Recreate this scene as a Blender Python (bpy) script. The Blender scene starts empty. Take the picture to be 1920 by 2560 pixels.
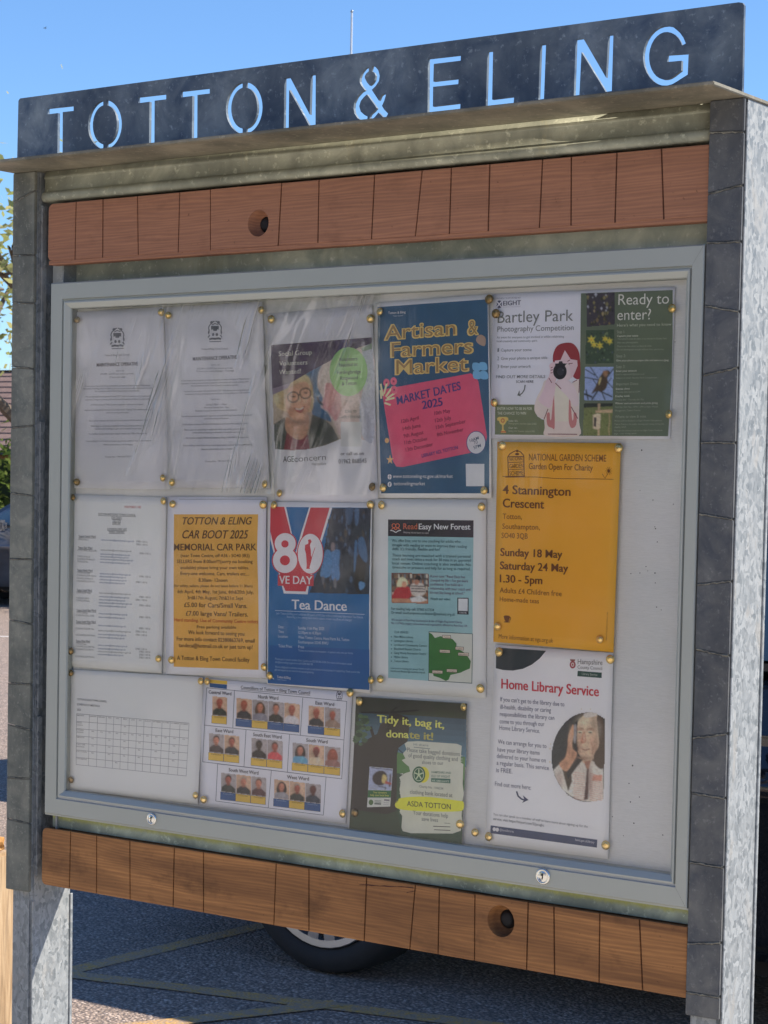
import bpy, bmesh, math, random
import numpy as np
from mathutils import Vector, Matrix, noise
from mathutils.geometry import tessellate_polygon

random.seed(7)
SC = bpy.context.scene
COL = SC.collection
R = math.radians

# ------------------------------------------------------------------ camera
YAW, PIT, ROL, FPX = 0.6212, -0.0119, 0.0183, 5149.5      # measured from the board's own right angles
CAM = Vector((0.9, -2.585, 1.6))
_f = Vector((-math.sin(YAW)*math.cos(PIT), math.cos(YAW)*math.cos(PIT), math.sin(PIT)))
_r0 = Vector((math.cos(YAW), math.sin(YAW), 0)); _u0 = _r0.cross(_f)
_r = math.cos(ROL)*_r0 + math.sin(ROL)*_u0
_u = -math.sin(ROL)*_r0 + math.cos(ROL)*_u0
cd = bpy.data.cameras.new('camera'); cam = bpy.data.objects.new('camera', cd); COL.objects.link(cam)
cam.matrix_world = Matrix(((_r.x, _u.x, -_f.x, CAM.x), (_r.y, _u.y, -_f.y, CAM.y), (_r.z, _u.z, -_f.z, CAM.z), (0, 0, 0, 1)))
cd.sensor_fit = 'VERTICAL'; cd.sensor_height = 24; cd.lens = FPX/2560*24
cd.clip_start = 0.05; cd.clip_end = 3000
cd.dof.use_dof = True; cd.dof.focus_distance = 3.45; cd.dof.aperture_fstop = 20.0
SC.camera = cam

# ------------------------------------------------------------------ sky and sun
SUN_EL, SUN_AZ = R(46), R(55.3)           # azimuth from +Y towards +X
w = bpy.data.worlds.new('World'); SC.world = w; w.use_nodes = True
nt = w.node_tree; nt.nodes.clear()
sky = nt.nodes.new('ShaderNodeTexSky'); sky.sky_type = 'NISHITA'; sky.sun_disc = False
sky.sun_elevation = SUN_EL; sky.sun_rotation = SUN_AZ
sky.air_density = 1.0; sky.dust_density = 0.0; sky.ozone_density = 10.0
bgn = nt.nodes.new('ShaderNodeBackground'); bgn.inputs['Strength'].default_value = 0.066
wo = nt.nodes.new('ShaderNodeOutputWorld')
nt.links.new(sky.outputs[0], bgn.inputs[0]); nt.links.new(bgn.outputs[0], wo.inputs[0])
sd = bpy.data.lights.new('sun', 'SUN'); sd.energy = 2.9; sd.angle = R(0.53); sd.color = (1, 0.91, 0.79)
so = bpy.data.objects.new('sun', sd); COL.objects.link(so)
_sv = Vector((math.cos(SUN_EL)*math.sin(SUN_AZ), math.cos(SUN_EL)*math.cos(SUN_AZ), math.sin(SUN_EL)))
so.rotation_euler = _sv.to_track_quat('Z', 'Y').to_euler(); so.location = (10, 8, 20)
SC.view_settings.view_transform = 'Standard'; SC.view_settings.look = 'None'
SC.view_settings.gamma = 1; SC.view_settings.use_curve_mapping = False
SC.view_settings.exposure = 1.54

# ------------------------------------------------------------------ helpers
def lin(c):
    c /= 255.0
    return c/12.92 if c <= 0.04045 else ((c+0.055)/1.055)**2.4
def A(r, g, b, k=0.80):                   # surface colour of a thing seen in this open shade
    return tuple(min(0.86, max(0.004, lin(v)/lin(wv)*k)) for v, wv in zip((r, g, b), (151, 154, 160)))

def B(px, py, Y=0.0):                     # point of the board's plane (y = Y) measured at photo pixel px, py
    d = (px-960)/FPX*_r - (py-1280)/FPX*_u + _f
    return CAM + d*((Y-CAM.y)/d.y)
def G(px, py, Z=0.0):                     # point of the ground measured at a photo pixel
    d = (px-960)/FPX*_r - (py-1280)/FPX*_u + _f
    return CAM + d*((Z-CAM.z)/d.z)

def tag(o, label=None, cat=None, group=None, kind=None):
    if label: o['label'] = label
    if cat: o['category'] = cat
    if group: o['group'] = group
    if kind: o['kind'] = kind
    return o
def empty(name, loc, label, cat, group=None, rz=0):
    o = bpy.data.objects.new(name, None); COL.objects.link(o); o.location = loc; o.rotation_euler.z = rz
    o.empty_display_size = 0.05
    return tag(o, label, cat, group)
def link(name, me, mat=None, parent=None, smooth=False):
    o = bpy.data.objects.new(name, me); COL.objects.link(o)
    if mat is not None:
        for m in (mat if isinstance(mat, (list, tuple)) else [mat]): me.materials.append(m)
    if smooth: me.shade_smooth()
    if parent is not None:
        o.parent = parent
        r = parent
        off = Vector((0, 0, 0))
        rot = 0
        while r is not None:
            off += Vector(r.location); rot += r.rotation_euler.z; r = r.parent
        if abs(rot) < 1e-9: o.location = -off    # parts are written in world coordinates
    return o
def mesh(name, V, F, mat, parent=None, smooth=False):
    me = bpy.data.meshes.new(name); me.from_pydata([tuple(v) for v in V], [], F); me.update()
    return link(name, me, mat, parent, smooth)
def bmobj(name, bm, mat, parent=None, smooth=False):
    me = bpy.data.meshes.new(name); bm.to_mesh(me); bm.free()
    return link(name, me, mat, parent, smooth)
def hexa_bm(bm, P):                       # P: 8 points, bottom 4 then top 4, each ring counter-clockwise from above
    v = [bm.verts.new(p) for p in P]
    for f in ((3, 2, 1, 0), (4, 5, 6, 7), (0, 1, 5, 4), (1, 2, 6, 5), (2, 3, 7, 6), (3, 0, 4, 7)):
        bm.faces.new([v[i] for i in f])
def box_bm(bm, x0, x1, y0, y1, z0, z1):
    hexa_bm(bm, [(x0, y0, z0), (x1, y0, z0), (x1, y1, z0), (x0, y1, z0), (x0, y0, z1), (x1, y0, z1), (x1, y1, z1), (x0, y1, z1)])
def bev(bm, w, seg=2):
    if w: bmesh.ops.bevel(bm, geom=bm.edges[:], offset=w, segments=seg, affect='EDGES', clamp_overlap=True)
def box(name, x0, x1, y0, y1, z0, z1, mat, parent=None, b=0.0, seg=2, smooth=False):
    bm = bmesh.new(); box_bm(bm, x0, x1, y0, y1, z0, z1); bev(bm, b, seg)
    return bmobj(name, bm, mat, parent, smooth)
def plate_bm(bm, outer, holes, fmap, bmap):   # flat shape with holes, given front and back mapping of 2D points
    loops = [outer]+list(holes)
    pts = [p for l in loops for p in l]
    tris = tessellate_polygon([[Vector((p[0], p[1], 0)) for p in l] for l in loops])
    fv = [bm.verts.new(fmap(*p)) for p in pts]; bv = [bm.verts.new(bmap(*p)) for p in pts]
    for t in tris:
        try:
            bm.faces.new([fv[i] for i in t]); bm.faces.new([bv[i] for i in reversed(t)])
        except ValueError: pass
    k = 0
    for l in loops:
        n = len(l)
        for i in range(n):
            a, b2 = k+i, k+(i+1) % n
            try: bm.faces.new((fv[a], fv[b2], bv[b2], bv[a]))
            except ValueError: pass
        k += n
    bmesh.ops.recalc_face_normals(bm, faces=bm.faces[:])
def xprofile(name, prof, x0, x1, mat, parent, smooth=False):   # (y,z) outline swept along x
    bm = bmesh.new()
    plate_bm(bm, prof, [], lambda a, b: (x0, a, b), lambda a, b: (x1, a, b))
    return bmobj(name, bm, mat, parent, smooth)
def cyl_bm(bm, c0, c1, r0, r1=None, n=12, caps=True):
    c0, c1 = Vector(c0), Vector(c1); r1 = r0 if r1 is None else r1
    q = (c1-c0).to_track_quat('Z', 'Y').to_matrix()
    a = [bm.verts.new(c0+q@Vector((math.cos(t)*r0, math.sin(t)*r0, 0))) for t in [2*math.pi*i/n for i in range(n)]]
    b = [bm.verts.new(c1+q@Vector((math.cos(t)*r1, math.sin(t)*r1, 0))) for t in [2*math.pi*i/n for i in range(n)]]
    for i in range(n): bm.faces.new((a[i], a[(i+1) % n], b[(i+1) % n], b[i]))
    if caps: bm.faces.new(a[::-1]); bm.faces.new(b)
def lathe(name, c, axis, prof, mat, parent=None, n=28, smooth=True):   # prof: (radius, distance along axis)
    bm = bmesh.new(); q = Vector(axis).to_track_quat('Z', 'Y').to_matrix(); c = Vector(c); rings = []
    for r, h in prof:
        if r < 1e-6: rings.append([bm.verts.new(c+q@Vector((0, 0, h)))])
        else: rings.append([bm.verts.new(c+q@Vector((math.cos(2*math.pi*i/n)*r, math.sin(2*math.pi*i/n)*r, h))) for i in range(n)])
    for a, b in zip(rings, rings[1:]):
        for i in range(n):
            j = (i+1) % n
            if len(a) == 1: bm.faces.new((a[0], b[i], b[j]))
            elif len(b) == 1: bm.faces.new((a[i], a[j], b[0]))
            else: bm.faces.new((a[i], a[j], b[j], b[i]))
    bmesh.ops.recalc_face_normals(bm, faces=bm.faces[:])
    o = bmobj(name, bm, mat, parent, smooth)
    return o

# ------------------------------------------------------------------ materials
class NT:
    def __init__(s, name):
        s.m = bpy.data.materials.new(name); s.m.use_nodes = True; s.t = s.m.node_tree; s.t.nodes.clear()
        s.out = s.n('ShaderNodeOutputMaterial')
    def n(s, k, **kw):
        nd = s.t.nodes.new(k)
        for a, v in kw.items(): setattr(nd, a, v)
        return nd
    def l(s, a, b): s.t.links.new(a, b)
    def coord(s, scale=(1, 1, 1), obj=False):
        g = s.n('ShaderNodeTexCoord') if obj else s.n('ShaderNodeNewGeometry')
        mp = s.n('ShaderNodeMapping'); mp.inputs['Scale'].default_value = scale
        s.l(g.outputs['Object' if obj else 'Position'], mp.inputs[0]); return mp.outputs[0]
    def noise(s, vec, sc, det=4, rough=.55, dist=0):
        t = s.n('ShaderNodeTexNoise'); t.inputs['Scale'].default_value = sc; t.inputs['Detail'].default_value = det
        t.inputs['Roughness'].default_value = rough; t.inputs['Distortion'].default_value = dist
        s.l(vec, t.inputs['Vector']); return t.outputs['Fac']
    def ramp(s, fac, stops, interp='LINEAR'):
        r = s.n('ShaderNodeValToRGB'); r.color_ramp.interpolation = interp; e = r.color_ramp.elements
        while len(e) < len(stops): e.new(0.5)
        for el, (p, c) in zip(e, stops):
            el.position = p; el.color = (*(c if isinstance(c, (tuple, list)) else (c, c, c)), 1)
        s.l(fac, r.inputs[0]); return r.outputs[0]
    def mix(s, fac, a, b, mode='MIX'):
        m = s.n('ShaderNodeMix', data_type='RGBA', blend_type=mode)
        for sock, v in ((m.inputs[0], fac), (m.inputs[6], a), (m.inputs[7], b)):
            if hasattr(v, 'links') or hasattr(v, 'is_linked'): s.l(v, sock)
            elif isinstance(v, (tuple, list)): sock.default_value = (*v, 1)
            else: sock.default_value = v
        return m.outputs[2]
    def math(s, op, a, b=0.0):
        m = s.n('ShaderNodeMath', operation=op)
        for i, v in enumerate((a, b)):
            if hasattr(v, 'is_linked'): s.l(v, m.inputs[i])
            else: m.inputs[i].default_value = v
        return m.outputs[0]
    def bump(s, h, strength, dist=0.01):
        b = s.n('ShaderNodeBump'); b.inputs['Strength'].default_value = strength; b.inputs['Distance'].default_value = dist
        s.l(h, b.inputs['Height']); return b.outputs[0]
    def pbr(s, col, rough=.6, metal=0, normal=None, spec=.5, coat=0):
        p = s.n('ShaderNodeBsdfPrincipled')
        for k, v in (('Base Color', col), ('Roughness', rough), ('Metallic', metal)):
            if hasattr(v, 'is_linked'): s.l(v, p.inputs[k])
            elif isinstance(v, (tuple, list)): p.inputs[k].default_value = (*v[:3], 1)
            else: p.inputs[k].default_value = v
        p.inputs['Specular IOR Level'].default_value = spec; p.inputs['Coat Weight'].default_value = coat
        p.inputs['Coat Roughness'].default_value = .04
        if normal is not None: s.l(normal, p.inputs['Normal'])
        s.l(p.outputs[0], s.out.inputs[0]); return s.m
def plain(name, col, rough=.6, metal=0, spec=.5, coat=0, var=.06, sc=9):
    t = NT(name); f = t.noise(t.coord(), sc, 5)
    return t.pbr(t.mix(1.0, col, t.ramp(f, [(.3, 1-var*2), (.7, 1+0*var)]), 'MULTIPLY'), rough, metal, spec=spec, coat=coat)

def mat_steel(name, dark, light, rust=None, sc=18, moss=None, rough=.55, metal=.3, bump=.15):
    t = NT(name); v = t.coord()
    n1 = t.noise(v, sc, 6, .65, .6); n2 = t.noise(t.coord((1, 1, .25)), sc*.35, 5, .6); n3 = t.noise(v, sc*7, 3, .7)
    c = t.ramp(n1, [(.34, dark), (.66, light)])
    c = t.mix(t.ramp(n2, [(.42, 0.0), (.62, .65)]), c, tuple(x*.6 for x in dark))
    c = t.mix(t.ramp(n3, [(.58, 0.0), (.75, .5)]), c, tuple(min(1, x*1.7) for x in light))
    if rust: c = t.mix(t.ramp(t.noise(t.coord((1, 1, .2)), 14, 5, .7), [(.6, 0.0), (.74, .55)]), c, rust)
    if moss:
        z = t.n('ShaderNodeSeparateXYZ'); g = t.n('ShaderNodeNewGeometry'); t.l(g.outputs['Position'], z.inputs[0])
        h = t.math('MULTIPLY', t.math('SUBTRACT', z.outputs[2], moss[1]), moss[2])
        f = t.math('MULTIPLY', t.ramp(t.math('ADD', h, t.math('SUBTRACT', t.noise(t.coord((1, 1, .5)), 60, 5, .7), .5)), [(.25, 0.0), (.7, 1.0)]), .85)
        c = t.mix(f, c, t.mix(t.noise(v, 160, 3), moss[0], tuple(x*1.9 for x in moss[0])))
    return t.pbr(c, t.ramp(n2, [(.3, rough-.1), (.7, rough+.15)]), metal, t.bump(t.math('ADD', n1, n3), bump, .002), spec=.4)

def mat_galv(name, lo, hi, cream):
    t = NT(name)
    vv = t.coord((1, 1, .7))
    vo = t.n('ShaderNodeTexVoronoi'); vo.inputs['Scale'].default_value = 170; vo.inputs['Randomness'].default_value = 1
    mx = t.n('ShaderNodeMix', data_type='VECTOR'); nn = t.n('ShaderNodeTexNoise'); nn.inputs['Scale'].default_value = 40; nn.inputs['Detail'].default_value = 4
    t.l(vv, nn.inputs['Vector']); mx.inputs[0].default_value = .035; t.l(vv, mx.inputs[4]); t.l(nn.outputs['Color'], mx.inputs[5])
    t.l(mx.outputs[1], vo.inputs['Vector'])
    cellv = t.n('ShaderNodeSeparateColor'); t.l(vo.outputs['Color'], cellv.inputs[0])
    c = t.ramp(cellv.outputs[0], [(0.1, lo), (.9, hi)])
    c = t.mix(t.ramp(t.noise(vv, 40, 6, .75), [(.42, .55), (.58, .0)]), c, tuple(x*.86 for x in hi))
    c = t.mix(t.ramp(t.noise(t.coord((1, 1, .35)), 15, 4, .7, 1.0), [(.58, 0.0), (.66, .6)]), c, cream)
    c = t.mix(t.ramp(t.noise(t.coord((1, 1, .3)), 95, 4, .7), [(.6, 0.0), (.72, .45)]), c, tuple(x*.55 for x in lo))
    return t.pbr(c, t.ramp(cellv.outputs[0], [(0, .5), (1, .75)]), .15, t.bump(t.noise(vv, 70, 5, .7), .35, .002), spec=.4)

def mat_wood(name, dark, mid, light, seed=0.0, stain=.5, amp=1.0):
    t = NT(name)
    g = t.n('ShaderNodeNewGeometry'); mp = t.n('ShaderNodeMapping'); mp.inputs['Scale'].default_value = (1.0, 3.0, 9.0)
    mp.inputs['Location'].default_value = (seed, seed*2, seed*3)
    t.l(g.outputs['Position'], mp.inputs[0]); v = mp.outputs[0]
    fig = t.noise(v, 1.9, 4, .55, 1.2)
    wv = t.n('ShaderNodeTexWave', wave_type='BANDS', bands_direction='Z'); wv.inputs['Scale'].default_value = 3.2
    wv.inputs['Distortion'].default_value = 7.5; wv.inputs['Detail'].default_value = 4; wv.inputs['Detail Scale'].default_value = 1.1
    t.l(v, wv.inputs['Vector'])
    fine = t.noise(t.coord((6, 20, 190)), 1.6, 5, .65)
    c = t.ramp(wv.outputs['Fac'], [(.0, mid), (.55, light), (1, mid)])
    c = t.mix(t.ramp(fig, [(.35, .0), (.7, .55*amp)]), c, dark)
    c = t.mix(t.ramp(fine, [(.35, .28), (.65, 0.0)]), c, tuple(x*.6 for x in dark))
    c = t.mix(t.ramp(t.noise(t.coord((1, 1, 1.5)), 11, 5, .65), [(.55, 0.0), (.75, stain)]), c, tuple(x*.45 for x in dark))
    c = t.mix(t.ramp(t.noise(t.coord((1, 1, 1)), 140, 3, .6), [(.68, 0.0), (.76, .5)]), c, tuple(x*.35 for x in dark))
    return t.pbr(c, .72, 0, t.bump(fine, .25, .0015), spec=.3)

M = {}
M['sign'] = mat_steel('weathered_sign_steel', A(46, 58, 74), A(92, 101, 108), sc=13, rough=.5, metal=.25)
M['cover'] = mat_steel('blackened_cover_strip', A(46, 50, 57), A(70, 72, 74), sc=20, rough=.6)
M['cover2'] = mat_steel('grey_cover_strip', A(66, 70, 69), A(88, 90, 86), sc=26, rough=.65)
M['bead'] = mat_steel('weld_bead_steel', A(50, 52, 54), A(90, 90, 84), sc=90)
M['lintel'] = mat_steel('dull_galvanised_rail', A(92, 95, 86), A(128, 130, 118), rust=A(118, 112, 88), sc=12)
M['canopy'] = mat_steel('canopy_steel', A(72, 72, 66), A(104, 100, 90), rust=A(100, 90, 66), sc=11)
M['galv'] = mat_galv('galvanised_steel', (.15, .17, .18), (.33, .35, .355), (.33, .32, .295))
M['galvd'] = mat_steel('dull_galvanised_post', (.26, .28, .27), (.42, .44, .42), rust=(.34, .32, .24), sc=22)
M['back'] = mat_steel('mossy_galvanised_sheet', A(80, 90, 88), A(112, 122, 116), sc=13, moss=((.22, .235, .075), 1.003, 75))
M['back_top'] = mat_steel('galvanised_sheet', A(98, 108, 104), A(136, 142, 134), rust=A(92, 96, 80), sc=11)
M['wood_up'] = mat_wood('red_brown_timber', A(76, 53, 43), A(101, 71, 57), A(114, 81, 62), 3.1, .3, .6)
M['wood_lo'] = mat_wood('golden_brown_timber', A(66, 44, 28), A(106, 74, 46), A(124, 88, 53), 8.7, .65, 1.5)
M['groove'] = plain('saw_kerf', A(48, 26, 20), .9)
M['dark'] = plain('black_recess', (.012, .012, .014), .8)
M['frame'] = plain('grey_aluminium', A(106, 111, 111), .42, .25, var=.03, sc=4)
M['frame_sky'] = plain('aluminium_sky_tint', A(112, 118, 126), .5, .1, var=.03)  # bluer than the frame: sky reflection painted into the bottom bar's groove
def _panel():
    t = NT('pin_panel_cloth'); v = t.coord()
    f = t.noise(v, 7, 5, .6); g = t.noise(t.coord((1, 1, 14)), 90, 3, .6)
    c = t.mix(t.ramp(f, [(.35, .0), (.7, .4)]), (.74, .745, .73), (.67, .68, .69))
    c = t.mix(t.ramp(g, [(.4, .25), (.6, 0.0)]), c, A(126, 130, 132))
    return t.pbr(c, .85, 0, t.bump(g, .25, .001), spec=.2)
M['panel'] = _panel()
def _paper(name, col, spec=.35, rough=.5):
    t = NT(name); f = t.noise(t.coord(), 5, 4, .6)
    return t.pbr(t.mix(t.ramp(f, [(.35, 0.0), (.75, .5)]), col, tuple(x*.93 for x in col)), rough, 0, spec=spec)
M['paper'] = _paper('white_paper', (.86, .86, .855))
M['paper_cool'] = _paper('bluish_laminated_paper', (.81, .82, .88), .5, .3)
M['paper_cream'] = _paper('cream_paper', (.80, .81, .79))
M['paper_orange'] = _paper('orange_card', A(172, 118, 38))
def _ink():
    t = NT('printed_ink'); a = t.n('ShaderNodeAttribute', attribute_name='print_colour')
    f = t.noise(t.coord(), 30, 4, .6)
    return t.pbr(t.mix(1.0, a.outputs['Color'], t.ramp(f, [(.3, .88), (.7, 1.0)]), 'MULTIPLY'), .5, 0, spec=.35)
M['ink'] = _ink()
def _brass():
    t = NT('brass'); f = t.noise(t.coord(), 260, 2)
    return t.pbr(t.ramp(f, [(.3, (.74, .50, .17)), (.7, (.92, .70, .32))]), .24, 1.0)
M['brass'] = _brass()
def _brass2():
    t = NT('tarnished_brass'); f = t.noise(t.coord(), 260, 2)
    return t.pbr(t.ramp(f, [(.3, (.22, .14, .06)), (.7, (.46, .32, .15))]), .38, 1.0)
M['brass2'] = _brass2()
M['chrome'] = plain('polished_lock_metal', (.72, .72, .68), .16, 1.0, var=.02)
def _glass(name, fk, bd, scuff, wrinkle):
    t = NT(name)
    n1 = t.noise(t.coord((3.5, 1, 1.6)), 1.5, 2, .5, .9)
    if wrinkle:
        g = t.n('ShaderNodeNewGeometry'); mp = t.n('ShaderNodeMapping'); mp.inputs['Rotation'].default_value = (0, R(17), 0); mp.inputs['Scale'].default_value = (17, 1, 2.0)
        mr = t.n('ShaderNodeMapping'); t.l(g.outputs['Position'], mr.inputs[0]); mr.inputs['Rotation'].default_value = (0, R(-20), 0)
        t.l(mr.outputs[0], mp.inputs[0]); mp.inputs['Rotation'].default_value = (0, 0, 0)
        w1 = t.noise(mp.outputs[0], 1.15, 3, .6, .9)
        rid = t.ramp(w1, [(.50, 0.0), (.555, 1.0), (.60, .25), (.70, .9)])
        w2 = t.noise(t.coord((5, 1, 80)), 1.6, 3, .6, .5)
        msk = t.ramp(t.noise(t.coord((1, 1, .8)), 4.6, 2, .5, .4), [(.45, 0.0), (.57, 1.0)])
        h = t.math('ADD', n1, t.math('MULTIPLY', msk, t.math('ADD', t.math('MULTIPLY', rid, .62), t.math('MULTIPLY', w2, .16))))
    else:
        n2 = t.noise(t.coord((26, 1, 5)), 1.6, 3, .55, 1.2); h = t.math('ADD', n1, t.math('MULTIPLY', n2, .10))
    nb = t.bump(h, 1.0, bd)
    gl = t.n('ShaderNodeBsdfGlossy'); gl.inputs['Roughness'].default_value = .05; gl.inputs['Color'].default_value = (1, 1, 1, 1); t.l(nb, gl.inputs['Normal'])
    tr = t.n('ShaderNodeBsdfTransparent'); tr.inputs['Color'].default_value = (1, 1, .995, 1)
    fr = t.n('ShaderNodeFresnel'); fr.inputs['IOR'].default_value = 1.58; t.l(nb, fr.inputs['Normal'])
    fac = t.math('MINIMUM', t.math('MULTIPLY', fr.outputs[0], fk), .9)
    mx = t.n('ShaderNodeMixShader'); t.l(fac, mx.inputs[0]); t.l(tr.outputs[0], mx.inputs[1]); t.l(gl.outputs[0], mx.inputs[2])
    sc = t.ramp(t.noise(t.coord((50, 1, 9)), 1.5, 5, .7), [(.70, 0.0), (.76, .3*scuff)])
    ms = t.ramp(t.noise(t.coord(), 4.1, 2, .5), [(.5, 0.0), (.62, 1.0)])
    df = t.n('ShaderNodeBsdfDiffuse'); df.inputs[0].default_value = (.8, .8, .78, 1)
    m2 = t.n('ShaderNodeMixShader'); t.l(t.math('MULTIPLY', sc, ms), m2.inputs[0]); t.l(mx.outputs[0], m2.inputs[1]); t.l(df.outputs[0], m2.inputs[2])
    t.l(m2.outputs[0], t.out.inputs[0]); return t.m
M['glass'] = _glass('clear_glazing', .75, .0008, 1, False)
M['film'] = _glass('crinkled_clear_film', 2.1, .0062, 0, True)
def _asphalt():
    t = NT('worn_asphalt'); v = t.coord()
    vo = t.n('ShaderNodeTexVoronoi'); vo.inputs['Scale'].default_value = 95; t.l(v, vo.inputs['Vector'])
    vo2 = t.n('ShaderNodeTexVoronoi'); vo2.inputs['Scale'].default_value = 55; t.l(v, vo2.inputs['Vector'])
    cv = t.n('ShaderNodeSeparateColor'); t.l(vo.outputs['Color'], cv.inputs[0])
    c = t.ramp(cv.outputs[0], [(.0, (.22, .17, .14)), (.6, (.42, .325, .265)), (.92, (.56, .44, .36)), (1, (.70, .58, .49))])
    c = t.mix(t.ramp(vo.outputs['Distance'], [(.35, 0.0), (.62, .8)]), c, (.13, .105, .09))
    c = t.mix(t.ramp(t.noise(v, 1.1, 5, .6), [(.4, 0.0), (.7, .3)]), c, (.22, .185, .16))
    h = t.math('SUBTRACT', 1.0, t.math('ADD', vo.outputs['Distance'], t.math('MULTIPLY', vo2.outputs['Distance'], .5)))
    return t.pbr(c, .75, 0, t.bump(h, .9, .006), spec=.3)
M['asphalt'] = _asphalt()
def _yellow(col=(.60, .34, .07)):
    t = NT('worn_yellow_paint'); v = t.coord()
    vo = t.n('ShaderNodeTexVoronoi'); vo.inputs['Scale'].default_value = 95; t.l(v, vo.inputs['Vector'])
    f = t.ramp(t.math('ADD', t.noise(v, 22, 5, .7), t.math('MULTIPLY', vo.outputs['Distance'], .3)), [(.46, 0.0), (.72, .9)])
    return t.pbr(t.mix(f, col, (.34, .26, .20)), .7, 0, t.bump(t.math('SUBTRACT', 1.0, vo.outputs['Distance']), .7, .004), spec=.3)
M['yellow'] = _yellow()
def _white():
    t = NT('worn_white_paint'); v = t.coord()
    f = t.ramp(t.noise(v, 16, 5, .7), [(.55, 0.0), (.75, .8)])
    return t.pbr(t.mix(f, (.6, .57, .54), (.2, .18, .17)), .7)
M['whitep'] = _white()
# ------------------------------------------------------------------ ground
def sheet(name, pts, z, mat, kind='structure'):
    o = mesh(name, [(p[0], p[1], z) for p in pts], [tuple(range(len(pts)))], mat); return tag(o, kind=kind)
sheet('ground', [(-1200, -1200), (1200, -1200), (1200, 1200), (-1200, 1200)], 0.0, M['asphalt'])
def _bounce_pave():
    t = NT('sandy_bounce_paving'); v = t.coord(); br = t.n('ShaderNodeTexBrick'); br.inputs['Scale'].default_value = 2.2; t.l(v, br.inputs['Vector'])
    br.inputs['Color1'].default_value = (.60, .55, .48, 1); br.inputs['Color2'].default_value = (.57, .52, .45, 1); br.inputs['Mortar'].default_value = (.25, .21, .17, 1); br.inputs['Mortar Size'].default_value = .01
    return t.pbr(t.mix(t.ramp(t.noise(v, 3, 6, .7), [(.35, .35), (.65, 0.0)]), br.outputs['Color'], (.32, .27, .21)), .85)
sheet('bounce_paving', [(-9, -9.5), (8, -9.5), (8, .22), (-9, .22)], .004, _bounce_pave())  # unseen pale paving, added to bounce sunlight up onto the board
def stripe(name, a, b, wd, mat, z=.002, cuts=14):
    a, b = Vector((a[0], a[1], 0)), Vector((b[0], b[1], 0)); d = (b-a).normalized(); n = Vector((-d.y, d.x, 0)); V = []; F = []
    for i in range(cuts+1):
        p = a.lerp(b, i/cuts)
        for s in (-1, 1):
            q = p+n*s*(wd/2+random.uniform(-.005, .005)); V.append((q.x, q.y, z))
    F = [(2*i, 2*i+2, 2*i+3, 2*i+1) for i in range(cuts)]
    return tag(mesh(name, V, F, mat), kind='structure')
def gl(a, b): return G(*a), G(*b)
a, b = gl((172, 2428), (640, 2318)); d = (b-a); stripe('parking_line', a-d*.12, a+d*3.2, .085, M['yellow'])
a, b = gl((170, 2437), (1180, 2560)); d = (b-a); stripe('parking_line', a-d*.4, b+d*.9, .085, M['yellow'], .0035)
a, b = gl((400, 2562), (790, 2518)); d = (b-a); stripe('parking_line', a-d*2.5, b+d*.15, .085, M['yellow'], .005)
stripe('bay_line', (-16.2, 10.4), (-12.2, 15.0), .1, M['whitep'])
stripe('bay_line', (-14.9, 11.2), (-18.5, 14.2), .1, M['whitep'])
stripe('bay_line', (-13.9, 10.4), (-17.5, 13.4), .1, M['whitep'])
# verge of grass in front of the hedge
def _grass():
    t = NT('grass_ground'); f = t.noise(t.coord(), 3, 6, .7)
    return t.pbr(t.ramp(f, [(.3, (.03, .05, .015)), (.7, (.09, .12, .035))]), .9)
M['grass'] = _grass()
sheet('grass_verge', [(-50, 18.2), (20, 24.4), (20, 60), (-50, 60)], .004, M['grass'])

# ------------------------------------------------------------------ noticeboard
NB = empty('noticeboard', (-1.06, 0.05, 0), 'tall galvanised steel noticeboard with a TOTTON & ELING cut-out header and two timber rails', 'noticeboard')

def xl(z, side):         # the posts lean together a little towards the ground
    f = (2.15-z)/1.3
    return {'LO': -1.7685+.010*f, 'LI': -1.7140+.0135*f, 'RI': -.4055-.0105*f, 'RO': -.3535-.0115*f}[side]
def post(a, b, inset):
    bm = bmesh.new(); z0, z1 = -.05, 2.1436; i = inset
    hexa_bm(bm, [(xl(z0, a)+i, .004, z0), (xl(z0, b)-.0005, .004, z0), (xl(z0, b)-.0005, .106, z0), (xl(z0, a)+i, .106, z0),
                 (xl(z1, a)+i, .004, z1), (xl(z1, b)-.0005, .004, z1), (xl(z1, b)-.0005, .106, z1), (xl(z1, a)+i, .106, z1)])
    bmesh.ops.bevel(bm, geom=[e for e in bm.edges if abs((e.verts[0].co-e.verts[1].co).z) > 1], offset=.006, segments=3, affect='EDGES')
    return bmobj('post', bm, M['galv'], NB)
PL = post('LO', 'LI', .006); PR = post('RI', 'RO', .002)
# flange lips along the right hand face of each post
for p, e in ((PL, 'LI'), (PR, 'RO')):
    for y0, y1 in ((.0045, .012), (.099, .1055)):
        bm = bmesh.new(); z0, z1 = (-.04, 2.138) if e == 'RO' else (-.04, .86)
        hexa_bm(bm, [(xl(z0, e)-.001, y0, z0), (xl(z0, e)+.0022, y0, z0), (xl(z0, e)+.0022, y1, z0), (xl(z0, e)-.001, y1, z0),
                     (xl(z1, e)-.001, y0, z1), (xl(z1, e)+.0022, y0, z1), (xl(z1, e)+.0022, y1, z1), (xl(z1, e)-.001, y1, z1)])
        bev(bm, .0009, 1); bmobj('flange_lip', bm, M['galv'], p)
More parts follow.
